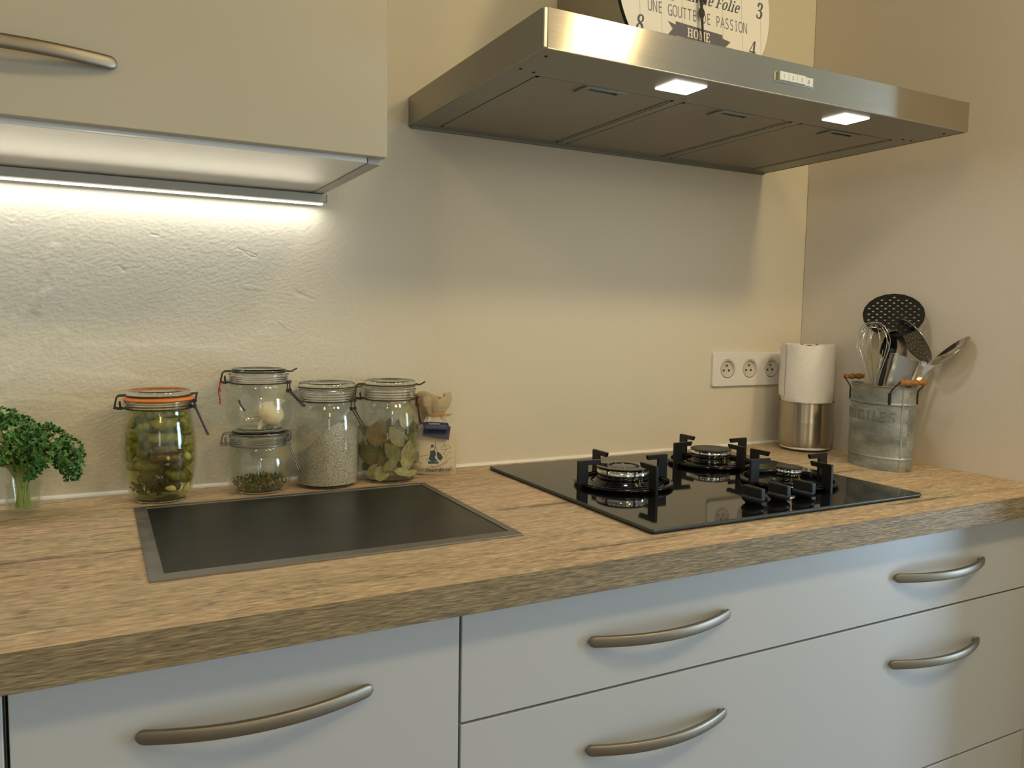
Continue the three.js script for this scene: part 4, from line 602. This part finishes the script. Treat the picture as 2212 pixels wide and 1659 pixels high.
// ---------------------------------------------------------------- cloth salt bag
{
  const t = thing('cloth_bag', 'small printed cotton salt bag tied with straw, leaning by the bay leaf jar', 'bag', [-1.0125, 0.0003, 0.0405], -0.30);
  const print = canvasTexture(768, 768, (c, W) => {
    c.fillStyle = '#c9bca2'; c.fillRect(0, 0, W, W); const S = W / 768, line = (pts, w = 5) => { c.lineWidth = w * S; c.beginPath(); pts.forEach(([x, y], i) => (i ? c.lineTo(x * S, y * S) : c.moveTo(x * S, y * S))); c.stroke(); };
    c.globalAlpha = 0.12; for (let i = 0; i < 500; i++) { c.fillStyle = i % 2 ? '#ffffff' : '#8d7a58'; c.fillRect(rnd() * W, rnd() * W, 1.5, 30 * rnd()); } c.globalAlpha = 1;
    c.strokeStyle = '#3a4048'; c.fillStyle = '#44505a'; c.lineJoin = 'round';
    c.beginPath(); [[330, 395], [395, 380], [420, 440], [400, 500], [450, 545], [350, 560], [300, 520], [320, 450]].forEach(([x, y], i) => (i ? c.lineTo(x * S, y * S) : c.moveTo(x * S, y * S))); c.fill();      // stooping figure, skirt
    c.beginPath(); [[440, 400], [500, 440], [535, 500], [500, 545], [450, 520], [430, 460]].forEach(([x, y], i) => (i ? c.lineTo(x * S, y * S) : c.moveTo(x * S, y * S))); c.fill();
    c.fillRect(290 * S, 556 * S, 170 * S, 34 * S); c.beginPath(); c.arc(360 * S, 320 * S, 24 * S, 0, 7); c.fill();
    line([[335, 340], [325, 420], [360, 400], [400, 440], [440, 380], [430, 350], [380, 335], [335, 345]]); line([[405, 260], [410, 330], [395, 380], [400, 460]], 8);
    line([[500, 360], [560, 300], [640, 320], [660, 350], [590, 380], [520, 375], [500, 360]]); line([[590, 380], [540, 440], [600, 460], [570, 510]]); line([[560, 310], [600, 370]]);
    line([[120, 480], [210, 470], [300, 455]]); line([[600, 430], [680, 425]]); line([[250, 520], [300, 500], [330, 560], [260, 540], [250, 520]]); line([[300, 640], [400, 630], [520, 600], [600, 540], [680, 500]]); line([[340, 610], [380, 650], [500, 630], [620, 560]]);
    line([[90, 570], [150, 560], [185, 590], [150, 625], [90, 635]]);
    c.fillStyle = '#5a6f86'; c.save(); c.translate(470 * S, 690 * S); c.rotate(-0.06); c.transform(1, 0, -0.15, 1, 0, 0); c.font = 'bold ' + 92 * S + 'px sans-serif'; c.textAlign = 'center'; c.textBaseline = 'middle'; c.scale(0.86, 1); c.fillText('fleur de sel', 0, 0); c.restore();
  });
  const cloth = phy({ color: 0xc6b99d, roughness: 0.95, sheen: 0.3, bumpMap: heightTexture(128, 128, (x, y) => 0.5 + 0.25 * Math.sin(x * 1.57) + 0.25 * Math.sin(y * 1.57)), bumpScale: 0.0001 });
  cloth.bumpMap.repeat.set(6, 6);
  const cloth2 = phy({ map: print, roughness: 0.95, sheen: 0.3 });
  const H = 0.112, form = (a, v) => { // pillow with a gathered neck
    const w = 0.0445 * (1 - 0.10 * v) * (1 - 0.62 * smooth(0.62, 1.0, v)), d = (0.0215 - 0.006 * v) * (1 - 0.50 * smooth(0.66, 1, v)) * (0.5 + 0.5 * smooth(0, 0.14, v)), c = Math.cos(a), s = Math.sin(a), p = 0.55;
    const g = smooth(0.6, 1, v), fold = 1 + 0.10 * g * Math.sin(a * 9 + 1) + 0.03 * (fbm(c * 2 + 4, v * 5 + s, 3) - 0.5);
    const x = Math.sign(c) * Math.pow(Math.abs(c), p) * w * fold + 0.004 * v, z = Math.sign(s) * Math.pow(Math.abs(s), 0.8) * d * fold;
    return V(x, v * H - 0.002 * Math.sin(a * 2) * (1 - v), z - 0.010 * v);
  };
  const front = sheet((u, v) => form(Math.PI * (1 - u), v), 60, 44); { const p = front.attributes.position, uv = front.attributes.uv; for (let i = 0; i < p.count; i++) uv.setXY(i, clamp((p.getX(i) + 0.0445) / 0.089), clamp(p.getY(i) / 0.094)); }
  part('cloth_body', front, cloth2, t, 'printed front of the bag');
  part('cloth_back', merge(sheet((u, v) => form(Math.PI * (2 - u), v), 50, 40), sheet((u, v) => { const p = form(u * Math.PI * 2, 0); return V(p.x * v, p.y + 0.0006, p.z * v); }, 50, 8)), cloth, t);
  part('gathered_top', thick((u, v) => { const a = u * Math.PI * 2, w = 0.0150 + 0.0190 * Math.sin(Math.min(1, v * 1.25) * Math.PI * 0.5), d = lerp(0.009, 0.020, Math.sin(v * 1.57)), f = 1 + 0.13 * Math.sin(a * 6 + v * 2) + 0.10 * Math.sin(a * 11 + 2 + v * 5); return V(Math.cos(a) * w * f + 0.004 - 0.010 * v, H + 0.001 + v * (0.036 + 0.006 * Math.sin(a * 3 + 1)), Math.sin(a) * d * f - 0.010 - 0.004 * v); }, 90, 18, 0.0005), phy({ color: 0xcdbc97, roughness: 0.95, transmission: 0.25 }), t, 'gathered cloth above the tie');
  const straw = []; for (let k = 0; k < 5; k++) straw.push(tube(Array.from({ length: 24 }, (_, i) => { const a = i / 24 * Math.PI * 2; return V(Math.cos(a) * 0.0185 + 0.004, H - 0.001 + k * 0.0011 + 0.001 * Math.sin(a * 3 + k), Math.sin(a) * 0.0105 - 0.010); }), 0.0007, true, 60, 6)); for (let k = 0; k < 4; k++) straw.push(tube([V(0.012, H + k * 0.001, 0.0005), V(0.022, H - 0.002 + k * 0.0015, 0.003), V(0.030 + k * 0.002, H - 0.001 + k * 0.001, 0.002)], 0.0006, false, 12, 5));
  part('straw_tie', merge(straw), std({ color: 0xc7a463, roughness: 0.8 }), t, 'straw tie');
  const navy = std({ color: 0x1d2748, roughness: 0.5 }), tagTex = canvasTexture(256, 160, (c, W, Hh) => { c.fillStyle = '#232e50'; c.fillRect(0, 0, W, Hh); c.fillStyle = '#8f94a3'; for (let r = 0; r < 3; r++) for (let k = 0; k < 12; k++) c.fillRect(20 + k * 18, 36 + r * 26, 6 + 9 * rnd(), 9); c.fillStyle = '#a9abb0'; c.fillRect(60, 112, 110, 20); });
  const tg = part('tag', thick((u, v) => V((u - 0.5) * 0.050, (0.5 - v) * 0.026, 0.002 * Math.sin(u * 2)), 10, 6, 0.0006), std({ map: tagTex, roughness: 0.5 }), t, 'folded navy blue card tag'); tg.position.set(0.004, H - 0.020, 0.0165); tg.rotation.set(-1.15, 0.15, 0.10);
  const tg2 = part('tag_flap', thick((u, v) => V((u - 0.5) * 0.050, (0.5 - v) * 0.026, 0), 4, 3, 0.0006), navy, t); tg2.position.set(0.0055, H - 0.0285, 0.0150); tg2.rotation.set(-0.35, 0.1, -0.16);
}

// ---------------------------------------------------------------- parsley in a tumbler
{
  const G = [-1.6795, 0.0003, 0.0872], t = thing('glass_tumbler', 'small cut-base glass tumbler of water at the left end of the worktop', 'glass', G);
  const flute = (u, v) => { const a = -u * Math.PI * 2, y = v * 0.0765, k = smooth(0.036, 0.020, y) * smooth(0.0, 0.004, y), r = lerp(0.0212, 0.0288, Math.pow(v, 0.9)) * (1 - 0.05 * smooth(0.006, 0, y)) - 0.0013 * k * Math.abs(Math.sin(a * 9)); return V(Math.cos(a) * r, y, Math.sin(a) * r); };
  part('glass_wall', merge(sheet(flute, 180, 50), sheet((u, v) => { const a = u * Math.PI * 2, y = lerp(0.009, 0.0765, v), r = lerp(0.0196, 0.0276, v); return V(Math.cos(a) * r, y, Math.sin(a) * r); }, 64, 20), sheet((u, v) => { const p = flute(u, 1), k = lerp(1, 0.0276 / 0.0288, v); return V(p.x * k, 0.0765 + 0.0006 * Math.sin(v * Math.PI), p.z * k); }, 90, 4), lathe([[0, 0.009], [0.0196, 0.009]], 48), lathe([[0, 0.0008], [0.0208, 0.0002]], 48)), jarGlass, t);
  const w = single('water', lathe([[0, 0.0095], [0.0192, 0.0095], [0.0236, 0.0440], [0.0230, 0.0432], [0, 0.0430]], 56), phy({ color: new THREE.Color(0.93, 0.95, 0.90), roughness: 0, transmission: 1, thickness: 0, ior: 1.2 }), 'shallow water in the parsley glass', 'water'); w.position.set(...G);
  const p = thing('parsley_bunch', 'bunch of curly green parsley standing in the glass tumbler', 'parsley', [G[0], 0.0105, G[2]]);
  const stemMat = phy({ color: 0x8fa055, roughness: 0.5 }), leafMats = [0x3f7424, 0x2f5c1a, 0x5c8e34].map((c) => phy({ color: c, roughness: 0.55, transmission: 0.15 }));
  const leaves = [[], [], []], tip = [];
  const lobes = [[-0.020, 0.102, 0.004, 0.055, 0.038, 0.048, 330], [0.025, 0.090, 0.012, 0.040, 0.036, 0.042, 210], [0.058, 0.074, 0.002, 0.024, 0.030, 0.030, 100], [0.062, 0.050, 0.004, 0.014, 0.016, 0.016, 34], [0.012, 0.062, 0.028, 0.020, 0.018, 0.014, 45], [-0.066, 0.090, 0.002, 0.034, 0.040, 0.040, 170], [-0.030, 0.134, 0.000, 0.030, 0.014, 0.024, 70]];
  for (const [cx, cy, cz, rx, ry, rz, n] of lobes) for (let i = 0; i < n; i++) {
    const a = rr(0, 6.283), b = Math.acos(rr(-1, 1)), q = 0.55 + 0.45 * Math.pow(rnd(), 0.4), x = cx + Math.sin(b) * Math.cos(a) * rx * q, y = cy + Math.cos(b) * ry * q, z = Math.max(cz + Math.sin(b) * Math.sin(a) * rz * q, -0.078);
    const up = V(x - cx * 0.6, y - 0.04, z - cz).normalize(), size = rr(0.0042, 0.0075), frill = rr(2.6, 4), ph = rr(0, 6);
    const m = new THREE.Matrix4().makeRotationFromQuaternion(new THREE.Quaternion().setFromUnitVectors(V(0, 0, 1), up)).setPosition(x, y, z);
    // a ruffled fan: edge waved up and down, notched
    const g = sheet((u, v) => { const an = u * 5.6 + 0.3, notch = 0.80 + 0.20 * Math.cos(an * 9 + ph), r = size * v * notch; return V(Math.cos(an) * r, Math.sin(an) * r, size * 0.42 * v * Math.sin(an * frill + ph) + size * 0.22 * (1 - v)); }, 22, 2).applyMatrix4(m);
    leaves[Math.floor(rnd() * 3)].push(g); if (i % 17 === 0) tip.push(V(x, y - 0.006, z));
  }
  leaves.forEach((gs, k) => { const f = part('foliage', merge(gs), leafMats[k], p); f.userData.kind = 'stuff'; });
  tip.forEach((q, i) => { const a = i * 2.4, b = V(Math.cos(a) * 0.010, 0, Math.sin(a) * 0.010); part('stem', tube([b, V(b.x * 0.4 + q.x * 0.05, 0.03, b.z * 0.4), V(q.x * 0.28, 0.062, q.z * 0.3), V(q.x * 0.75, Math.max(0.066, q.y * 0.85), q.z * 0.75), q], i % 6 ? 0.0008 : 0.0016, false, 22, 6), stemMat, p); });
}

// ---------------------------------------------------------------- oval zinc utensil pot
const font = await new FontLoader().loadAsync('fonts/droid/droid_serif_regular.typeface.json');
const B = [-0.109, 0.0003, 0.327], BA = 0.080, BB = 0.050;
{
  const t = thing('utensil_pot', 'oval galvanised metal utensil pot with embossed lettering and wooden handles', 'utensil pot', B, -1.84);
  const H = 0.1725, zinc = colorTexture(512, 512, (x, y, c) => { const v = 0.88 + 0.45 * (fbm(x / 60, y / 60, 4) - 0.5) + 0.12 * (fbm(x / 9, y / 9, 2) - 0.5) - 0.35 * smooth(0.90, 0.95, noise(x / 4 + 30, y / 4)) * smooth(0.5, 0.7, fbm(x / 80 + 5, y / 80, 2)), r = smooth(0.54, 0.74, fbm(x / 50 + 20, y / 26 + 9, 3)) * 0.8 * (smooth(110, 20, y) + smooth(400, 500, y) + 0.25); c[0] = 176 * v + 8 * r; c[1] = 184 * v - 10 * r; c[2] = 184 * v - 40 * r; });
  const zincMat = std({ map: zinc, metalness: 0.62, roughness: 0.50 });
  const bead = (y) => 0.0019 * (Math.exp(-(((y - 0.0255) / 0.0018) ** 2)) + Math.exp(-(((y - 0.1365) / 0.0018) ** 2))) + 0.0016 * Math.exp(-(((y - H) / 0.0018) ** 2));
  const wall = (u, v, d) => { const a = u * Math.PI * 2, y = v * H, k = bead(y) + d, n = V(Math.cos(a) / BA, 0, Math.sin(a) / BB).normalize(); return V(Math.cos(a) * BA + n.x * k, y, Math.sin(a) * BB + n.z * k); };
  part('body', merge(sheet((u, v) => wall(-u, v, 0), 140, 150), sheet((u, v) => wall(u, lerp(0.012, 1, v), -0.0012), 100, 40), sheet((u, v) => { const p = wall(u, 1, lerp(-0.0012, 0, v)); return V(p.x, p.y + 0.0008 * Math.sin(v * Math.PI), p.z); }, 100, 4), sheet((u, v) => { const p = wall(u, 0.012, -0.0012); return V(p.x * v, 0.002, p.z * v); }, 80, 6), sheet((u, v) => { const p = wall(u, 0, 0); return V(p.x * (1 - v), 0.0003, p.z * (1 - v)); }, 80, 4)), zincMat, t);
  // seam
  part('seam', sheet((u, v) => { const p = wall(0.038 + (u - 0.5) * 0.012, lerp(0.005, 0.985, v), 0.0009); return p; }, 4, 30), zincMat, t);
  // embossed letters bent round the wall
  const word = 'USTENSILES', arcTable = []; { let s = 0, q = null; for (let i = 0; i <= 720; i++) { const a = Math.PI - (i / 720) * Math.PI, p = V(Math.cos(a) * BA, 0, Math.sin(a) * BB); if (q) s += p.distanceTo(q); arcTable.push([s, a]); q = p; } }
  const angleAt = (s) => { for (const [x, a] of arcTable) if (x >= s) return a; return 0; };
  const letters = [];
  [...word].forEach((ch, i) => {
    const g = new TextGeometry(ch, { font, size: 0.0205, depth: 0.0010, curveSegments: 5, bevelEnabled: true, bevelSize: 0.0003, bevelThickness: 0.0005, bevelSegments: 2 }); g.computeBoundingBox(); const bb = g.boundingBox, cx = (bb.min.x + bb.max.x) / 2, s0 = 0.0215 + i * 0.01715, p = g.attributes.position;
    for (let k = 0; k < p.count; k++) { const a = angleAt(s0 + (p.getX(k) - cx) * 0.92), d = p.getZ(k), n = V(Math.cos(a) / BA, 0, Math.sin(a) / BB).normalize(); p.setXYZ(k, Math.cos(a) * BA + n.x * d, 0.1008 + p.getY(k), Math.sin(a) * BB + n.z * d); }
    g.computeVertexNormals(); letters.push(g);
  });
  part('embossed_lettering', merge(letters), std({ color: 0x8f928b, metalness: 0.62, roughness: 0.45 }), t);
  const iron = std({ color: 0x3a352f, metalness: 0.6, roughness: 0.6 }), wood = std({ roughness: 0.6, map: colorTexture(128, 64, (x, y, c) => { const v = 0.85 + 0.3 * (fbm(x / 10, y / 3, 3) - 0.3); c[0] = 172 * v; c[1] = 118 * v; c[2] = 58 * v; }) });
  for (const e of [1, -1]) {
    const gx = 0.0885, gy = 0.1835;
    const bail = part('bail', merge([1, -1].map((s) => merge(wire([V(0.0648 * e, 0.138, 0.0318 * s), V(0.0648 * e, 0.164, 0.0318 * s), V(gx * e, gy, 0.0318 * s), V(gx * e, gy, 0.020 * s)], 0.0013), rbox(0.0625 * e - 0.0025, 0.0625 * e + 0.0025, 0.136, 0.160, 0.0318 * s - 0.0022, 0.0318 * s + 0.0022, 0.0006)))), iron, t, 'dark iron wire bail');
    const g = []; for (let i = 0; i <= 48; i++) { const y = (i / 48 - 0.5) * 0.061; g.push([0.0056 + 0.0011 * Math.sin((i / 48) * Math.PI * 7 - 1.2) - 0.0018 * smooth(0.92, 1, Math.abs(i / 24 - 1)), y]); }
    part('wooden_grip', lathe([[0.0015, -0.0305], ...g, [0.0015, 0.0305]], 24).rotateX(Math.PI / 2).translate(gx * e, gy, 0), wood, bail, 'turned wooden grip');
  }
}
// utensils standing in the pot: built in world axes round a foot inside the pot
const RIGHT = V(0.60, 0, 0.80), TOWARD = V(-0.80, 0, 0.60);
function utensil(name, label, foot) { const t = thing(name, label, name.replace(/_/g, ' ').split(' ').slice(-1)[0], foot); return { t, p: (n, g, m, l) => part(n, g.translate(-foot[0], -foot[1], -foot[2]), m, t, l) }; }
const basis = (x, y, z, o) => new THREE.Matrix4().makeBasis(x, y, z).setPosition(o);
const strap = (pts, widthDir, w, th, n = 40) => { const c = new THREE.CatmullRomCurve3(pts.map((p) => V(...p)), false, 'centripetal'), d = widthDir.clone().normalize(); return thick((u, v) => c.getPoint(v).addScaledVector(d, (u - 0.5) * (typeof w === 'function' ? w(v) : w)), 4, n, th); };
const discWithHoles = (R, holes, r, depth) => { const s = new THREE.Shape(); s.absarc(0, 0, R, 0, Math.PI * 2); for (const [x, y] of holes) { const p = new THREE.Path(); p.absarc(x, y, r, 0, Math.PI * 2, true); s.holes.push(p); } return extrude(s, depth, 0.0003, 1, 10); };
{
  const u = utensil('black_skimmer', 'large round black nylon skimmer with rows of holes, tallest in the pot', [-0.078, 0.006, 0.318]);
  const up = V(0.53, 0.75, -0.40).normalize(), x = RIGHT.clone().addScaledVector(up, -RIGHT.dot(up)).normalize(), n = x.clone().cross(up), holes = [];
  for (let i = -8; i <= 8; i++) for (let k = -4; k <= 4; k++) { const hx = k * 0.0160 + (i & 1 ? 0.0080 : 0), hy = i * 0.0083; if (Math.hypot(hx, hy) < 0.0515) holes.push([hx, hy]); }
  const c = V(-0.0705, 0.320, 0.313);
  u.p('perforated_disc', discWithHoles(0.0605, holes, 0.0027, 0.0016).applyMatrix4(basis(x, up, n, c)), blackPlastic);
  const e = c.clone().addScaledVector(up, -0.058);
  u.p('handle', strap([e.toArray(), [-0.074, 0.225, 0.318], [-0.0720, 0.170, 0.317], [-0.078, 0.006, 0.318]], RIGHT, (v) => lerp(0.018, 0.012, smooth(0, 0.2, v)), 0.004), blackPlastic);
}
{
  const u = utensil('whisk', 'steel wire balloon whisk at the left of the utensil pot', [-0.146, 0.004, 0.330]), b = V(-0.1365, 0.150, 0.327), top = V(-0.128, 0.3035, 0.307), ax = top.clone().sub(b), L = ax.length(); ax.normalize();
  const x = RIGHT.clone().addScaledVector(ax, -RIGHT.dot(ax)).normalize(), z = x.clone().cross(ax), loops = [];
  for (let k = 0; k < 6; k++) { const a = k * Math.PI / 6 + 0.1, d = x.clone().multiplyScalar(Math.cos(a)).addScaledVector(z, Math.sin(a)), pts = [], h = L - k * 0.0022; for (let i = 0; i <= 40; i++) { const s = i / 40 * 2 - 1, q = Math.abs(s), hh = h * (1 - Math.pow(q, 2.6)), w = 0.0425 * Math.sign(s) * Math.pow(Math.sin(Math.PI * Math.pow(1 - q, 0.62) * 0.5 + 0), 0) * Math.sin(Math.min(1, (1 - Math.pow(1 - q, 1)) * 1.0) * Math.PI * 0.5) * (1 - smooth(0.55, 1.0, q) * 0.86); pts.push(b.clone().addScaledVector(ax, hh).addScaledVector(d, w)); } loops.push(tube(pts, 0.00085, false, 120, 6)); }
  u.p('wires', merge(loops), steelBright);
  u.p('handle', strap([b.toArray(), [-0.141, 0.08, 0.329], [-0.146, 0.004, 0.330]], V(1, 0, 0.5), 0.011, 0.009), steel);
}
{
  const u = utensil('kitchen_tongs', 'broad matt steel serving tongs with their bent end upwards', [-0.120, 0.004, 0.300]);
u.p('spring_band', strap([[-0.143, 0.03, 0.316], [-0.142, 0.12, 0.317], [-0.138, 0.205, 0.318], [-0.132, 0.255, 0.319], [-0.119, 0.28, 0.322], [-0.102, 0.2875, 0.326], [-0.085, 0.281, 0.33], [-0.072, 0.262, 0.333], [-0.068, 0.235, 0.334], [-0.077, 0.19, 0.334], [-0.103, 0.05, 0.332]], V(-0.218, 0.01, 0.976), 0.036, 0.0009, 90), std({ color: 0xb5afa2, metalness: 1, roughness: 0.38 }));
}
{
  const u = utensil('nylon_spoon', 'black nylon cooking spoon with its bowl inside the tongs', [-0.133, 0.004, 0.318]);
  const g = new THREE.SphereGeometry(1, 28, 18).scale(0.0185, 0.028, 0.007).applyMatrix4(basis(RIGHT.clone(), V(0.12, 0.98, -0.1).normalize(), TOWARD.clone(), V(-0.0885, 0.2545, 0.317)));
  u.p('bowl', g, blackPlastic); u.p('handle', strap([[-0.092, 0.235, 0.317], [-0.108, 0.17, 0.318], [-0.133, 0.004, 0.318]], RIGHT, 0.010, 0.005), blackPlastic);
}
{
  const u = utensil('hand_grater', 'small steel hand grater with a tapered box body in front of the tongs', [-0.115, 0.006, 0.350]);
  const ax = V(0.042, 0.130, 0.008).normalize(), x = V(0.90, -0.24, 0.36); x.addScaledVector(ax, -x.dot(ax)).normalize(); const z = x.clone().cross(ax), o = V(-0.125, 0.075, 0.338);
  const sec = (a, v) => { const w = lerp(0.0200, 0.0290, v), d = lerp(0.009, 0.0125, v), c = Math.cos(a), s = Math.sin(a), p = 0.28; return o.clone().addScaledVector(ax, v * 0.163).addScaledVector(x, Math.sign(c) * Math.pow(Math.abs(c), p) * w).addScaledVector(z, Math.sign(s) * Math.pow(Math.abs(s), p) * d); };
  u.p('box_body', thick((q, v) => sec(-q * Math.PI * 2, v), 64, 12, 0.0007), std({ color: 0x9b9b97, metalness: 1, roughness: 0.3 }));
  u.p('rim', new THREE.TubeGeometry(new THREE.CatmullRomCurve3(Array.from({ length: 48 }, (_, i) => sec(i / 48 * Math.PI * 2, 1)), true), 120, 0.0010, 6, true), chrome);
  u.p('foot', strap([[-0.117, 0.08, 0.348], [-0.115, 0.006, 0.350]], RIGHT, 0.03, 0.0012), steel);
}
{
  const u = utensil('wooden_spatula', 'pale wooden spatula end peeping out behind the grater', [-0.108, 0.006, 0.322]);
  u.p('blade', strap([[-0.056, 0.2440, 0.3310], [-0.070, 0.18, 0.329], [-0.108, 0.006, 0.322]], RIGHT, 0.0135, 0.004), std({ color: 0xd2a47e, roughness: 0.7 }));
}
{
  const u = utensil('steel_skimmer', 'perforated round steel skimmer seen almost edge-on, leaning right in the pot', [-0.118, 0.006, 0.345]);
  const a = V(-0.073, 0.312, 0.335), b = V(-0.026, 0.221, 0.368), y = a.clone().sub(b).normalize(), c = a.clone().add(b).multiplyScalar(0.5), n = V(-0.762, -0.465, -0.416); n.addScaledVector(y, -n.dot(y)).normalize(); const x = y.clone().cross(n), holes = [];
  for (const [r, k] of [[0.008, 6], [0.0165, 11], [0.025, 16], [0.0335, 21], [0.042, 26]]) for (let i = 0; i < k; i++) { const q = (i / k) * Math.PI * 2 + r * 40; holes.push([Math.cos(q) * r, Math.sin(q) * r]); }
  const g = discWithHoles(0.0535, holes, 0.00165, 0.0006), p = g.attributes.position; for (let i = 0; i < p.count; i++) { const r2 = p.getX(i) ** 2 + p.getY(i) ** 2; p.setZ(i, p.getZ(i) + r2 * 3.0 - 0.006); } g.computeVertexNormals();
  u.p('perforated_bowl', g.applyMatrix4(basis(x, y, n, c)), std({ color: 0x8a8880, metalness: 1, roughness: 0.3 }));
  u.p('rim', new THREE.TorusGeometry(0.0538, 0.0009, 8, 80).translate(0, 0, 0.0028).applyMatrix4(basis(x, y, n, c)), chrome);
  u.p('handle', strap([[-0.028, 0.2235, 0.3675], [-0.048, 0.198, 0.360], [-0.070, 0.166, 0.353], [-0.118, 0.006, 0.345]], RIGHT, (v) => lerp(0.020, 0.010, smooth(0, 0.25, v)), 0.0018), steelBright);
}
{
  const u = utensil('ladle', 'polished steel serving ladle leaning out to the right along the wall', [-0.104, 0.006, 0.348]);
  const a = V(-0.019, 0.276, 0.452), b = V(-0.040, 0.219, 0.386), y = a.clone().sub(b).normalize(), c = a.clone().add(b).multiplyScalar(0.5), n = V(-0.532, 0.795, -0.292); n.addScaledVector(y, -n.dot(y)).normalize(); const x = y.clone().cross(n);
  u.p('bowl', thick((q, v) => { const r = v, t = q * Math.PI * 2; return V(Math.cos(t) * r * 0.030, Math.sin(t) * r * 0.0455, -0.011 * (1 - r * r)); }, 56, 14, 0.0009).applyMatrix4(basis(x, y, n, c)), steelBright);
  u.p('handle', strap([[-0.0405, 0.2170, 0.3845], [-0.050, 0.196, 0.374], [-0.064, 0.168, 0.366], [-0.104, 0.006, 0.348]], RIGHT, (v) => lerp(0.017, 0.009, smooth(0, 0.3, v)), 0.0020), steelBright);
}

/*Z*/
dress(scene);
renderer.render(scene, camera);
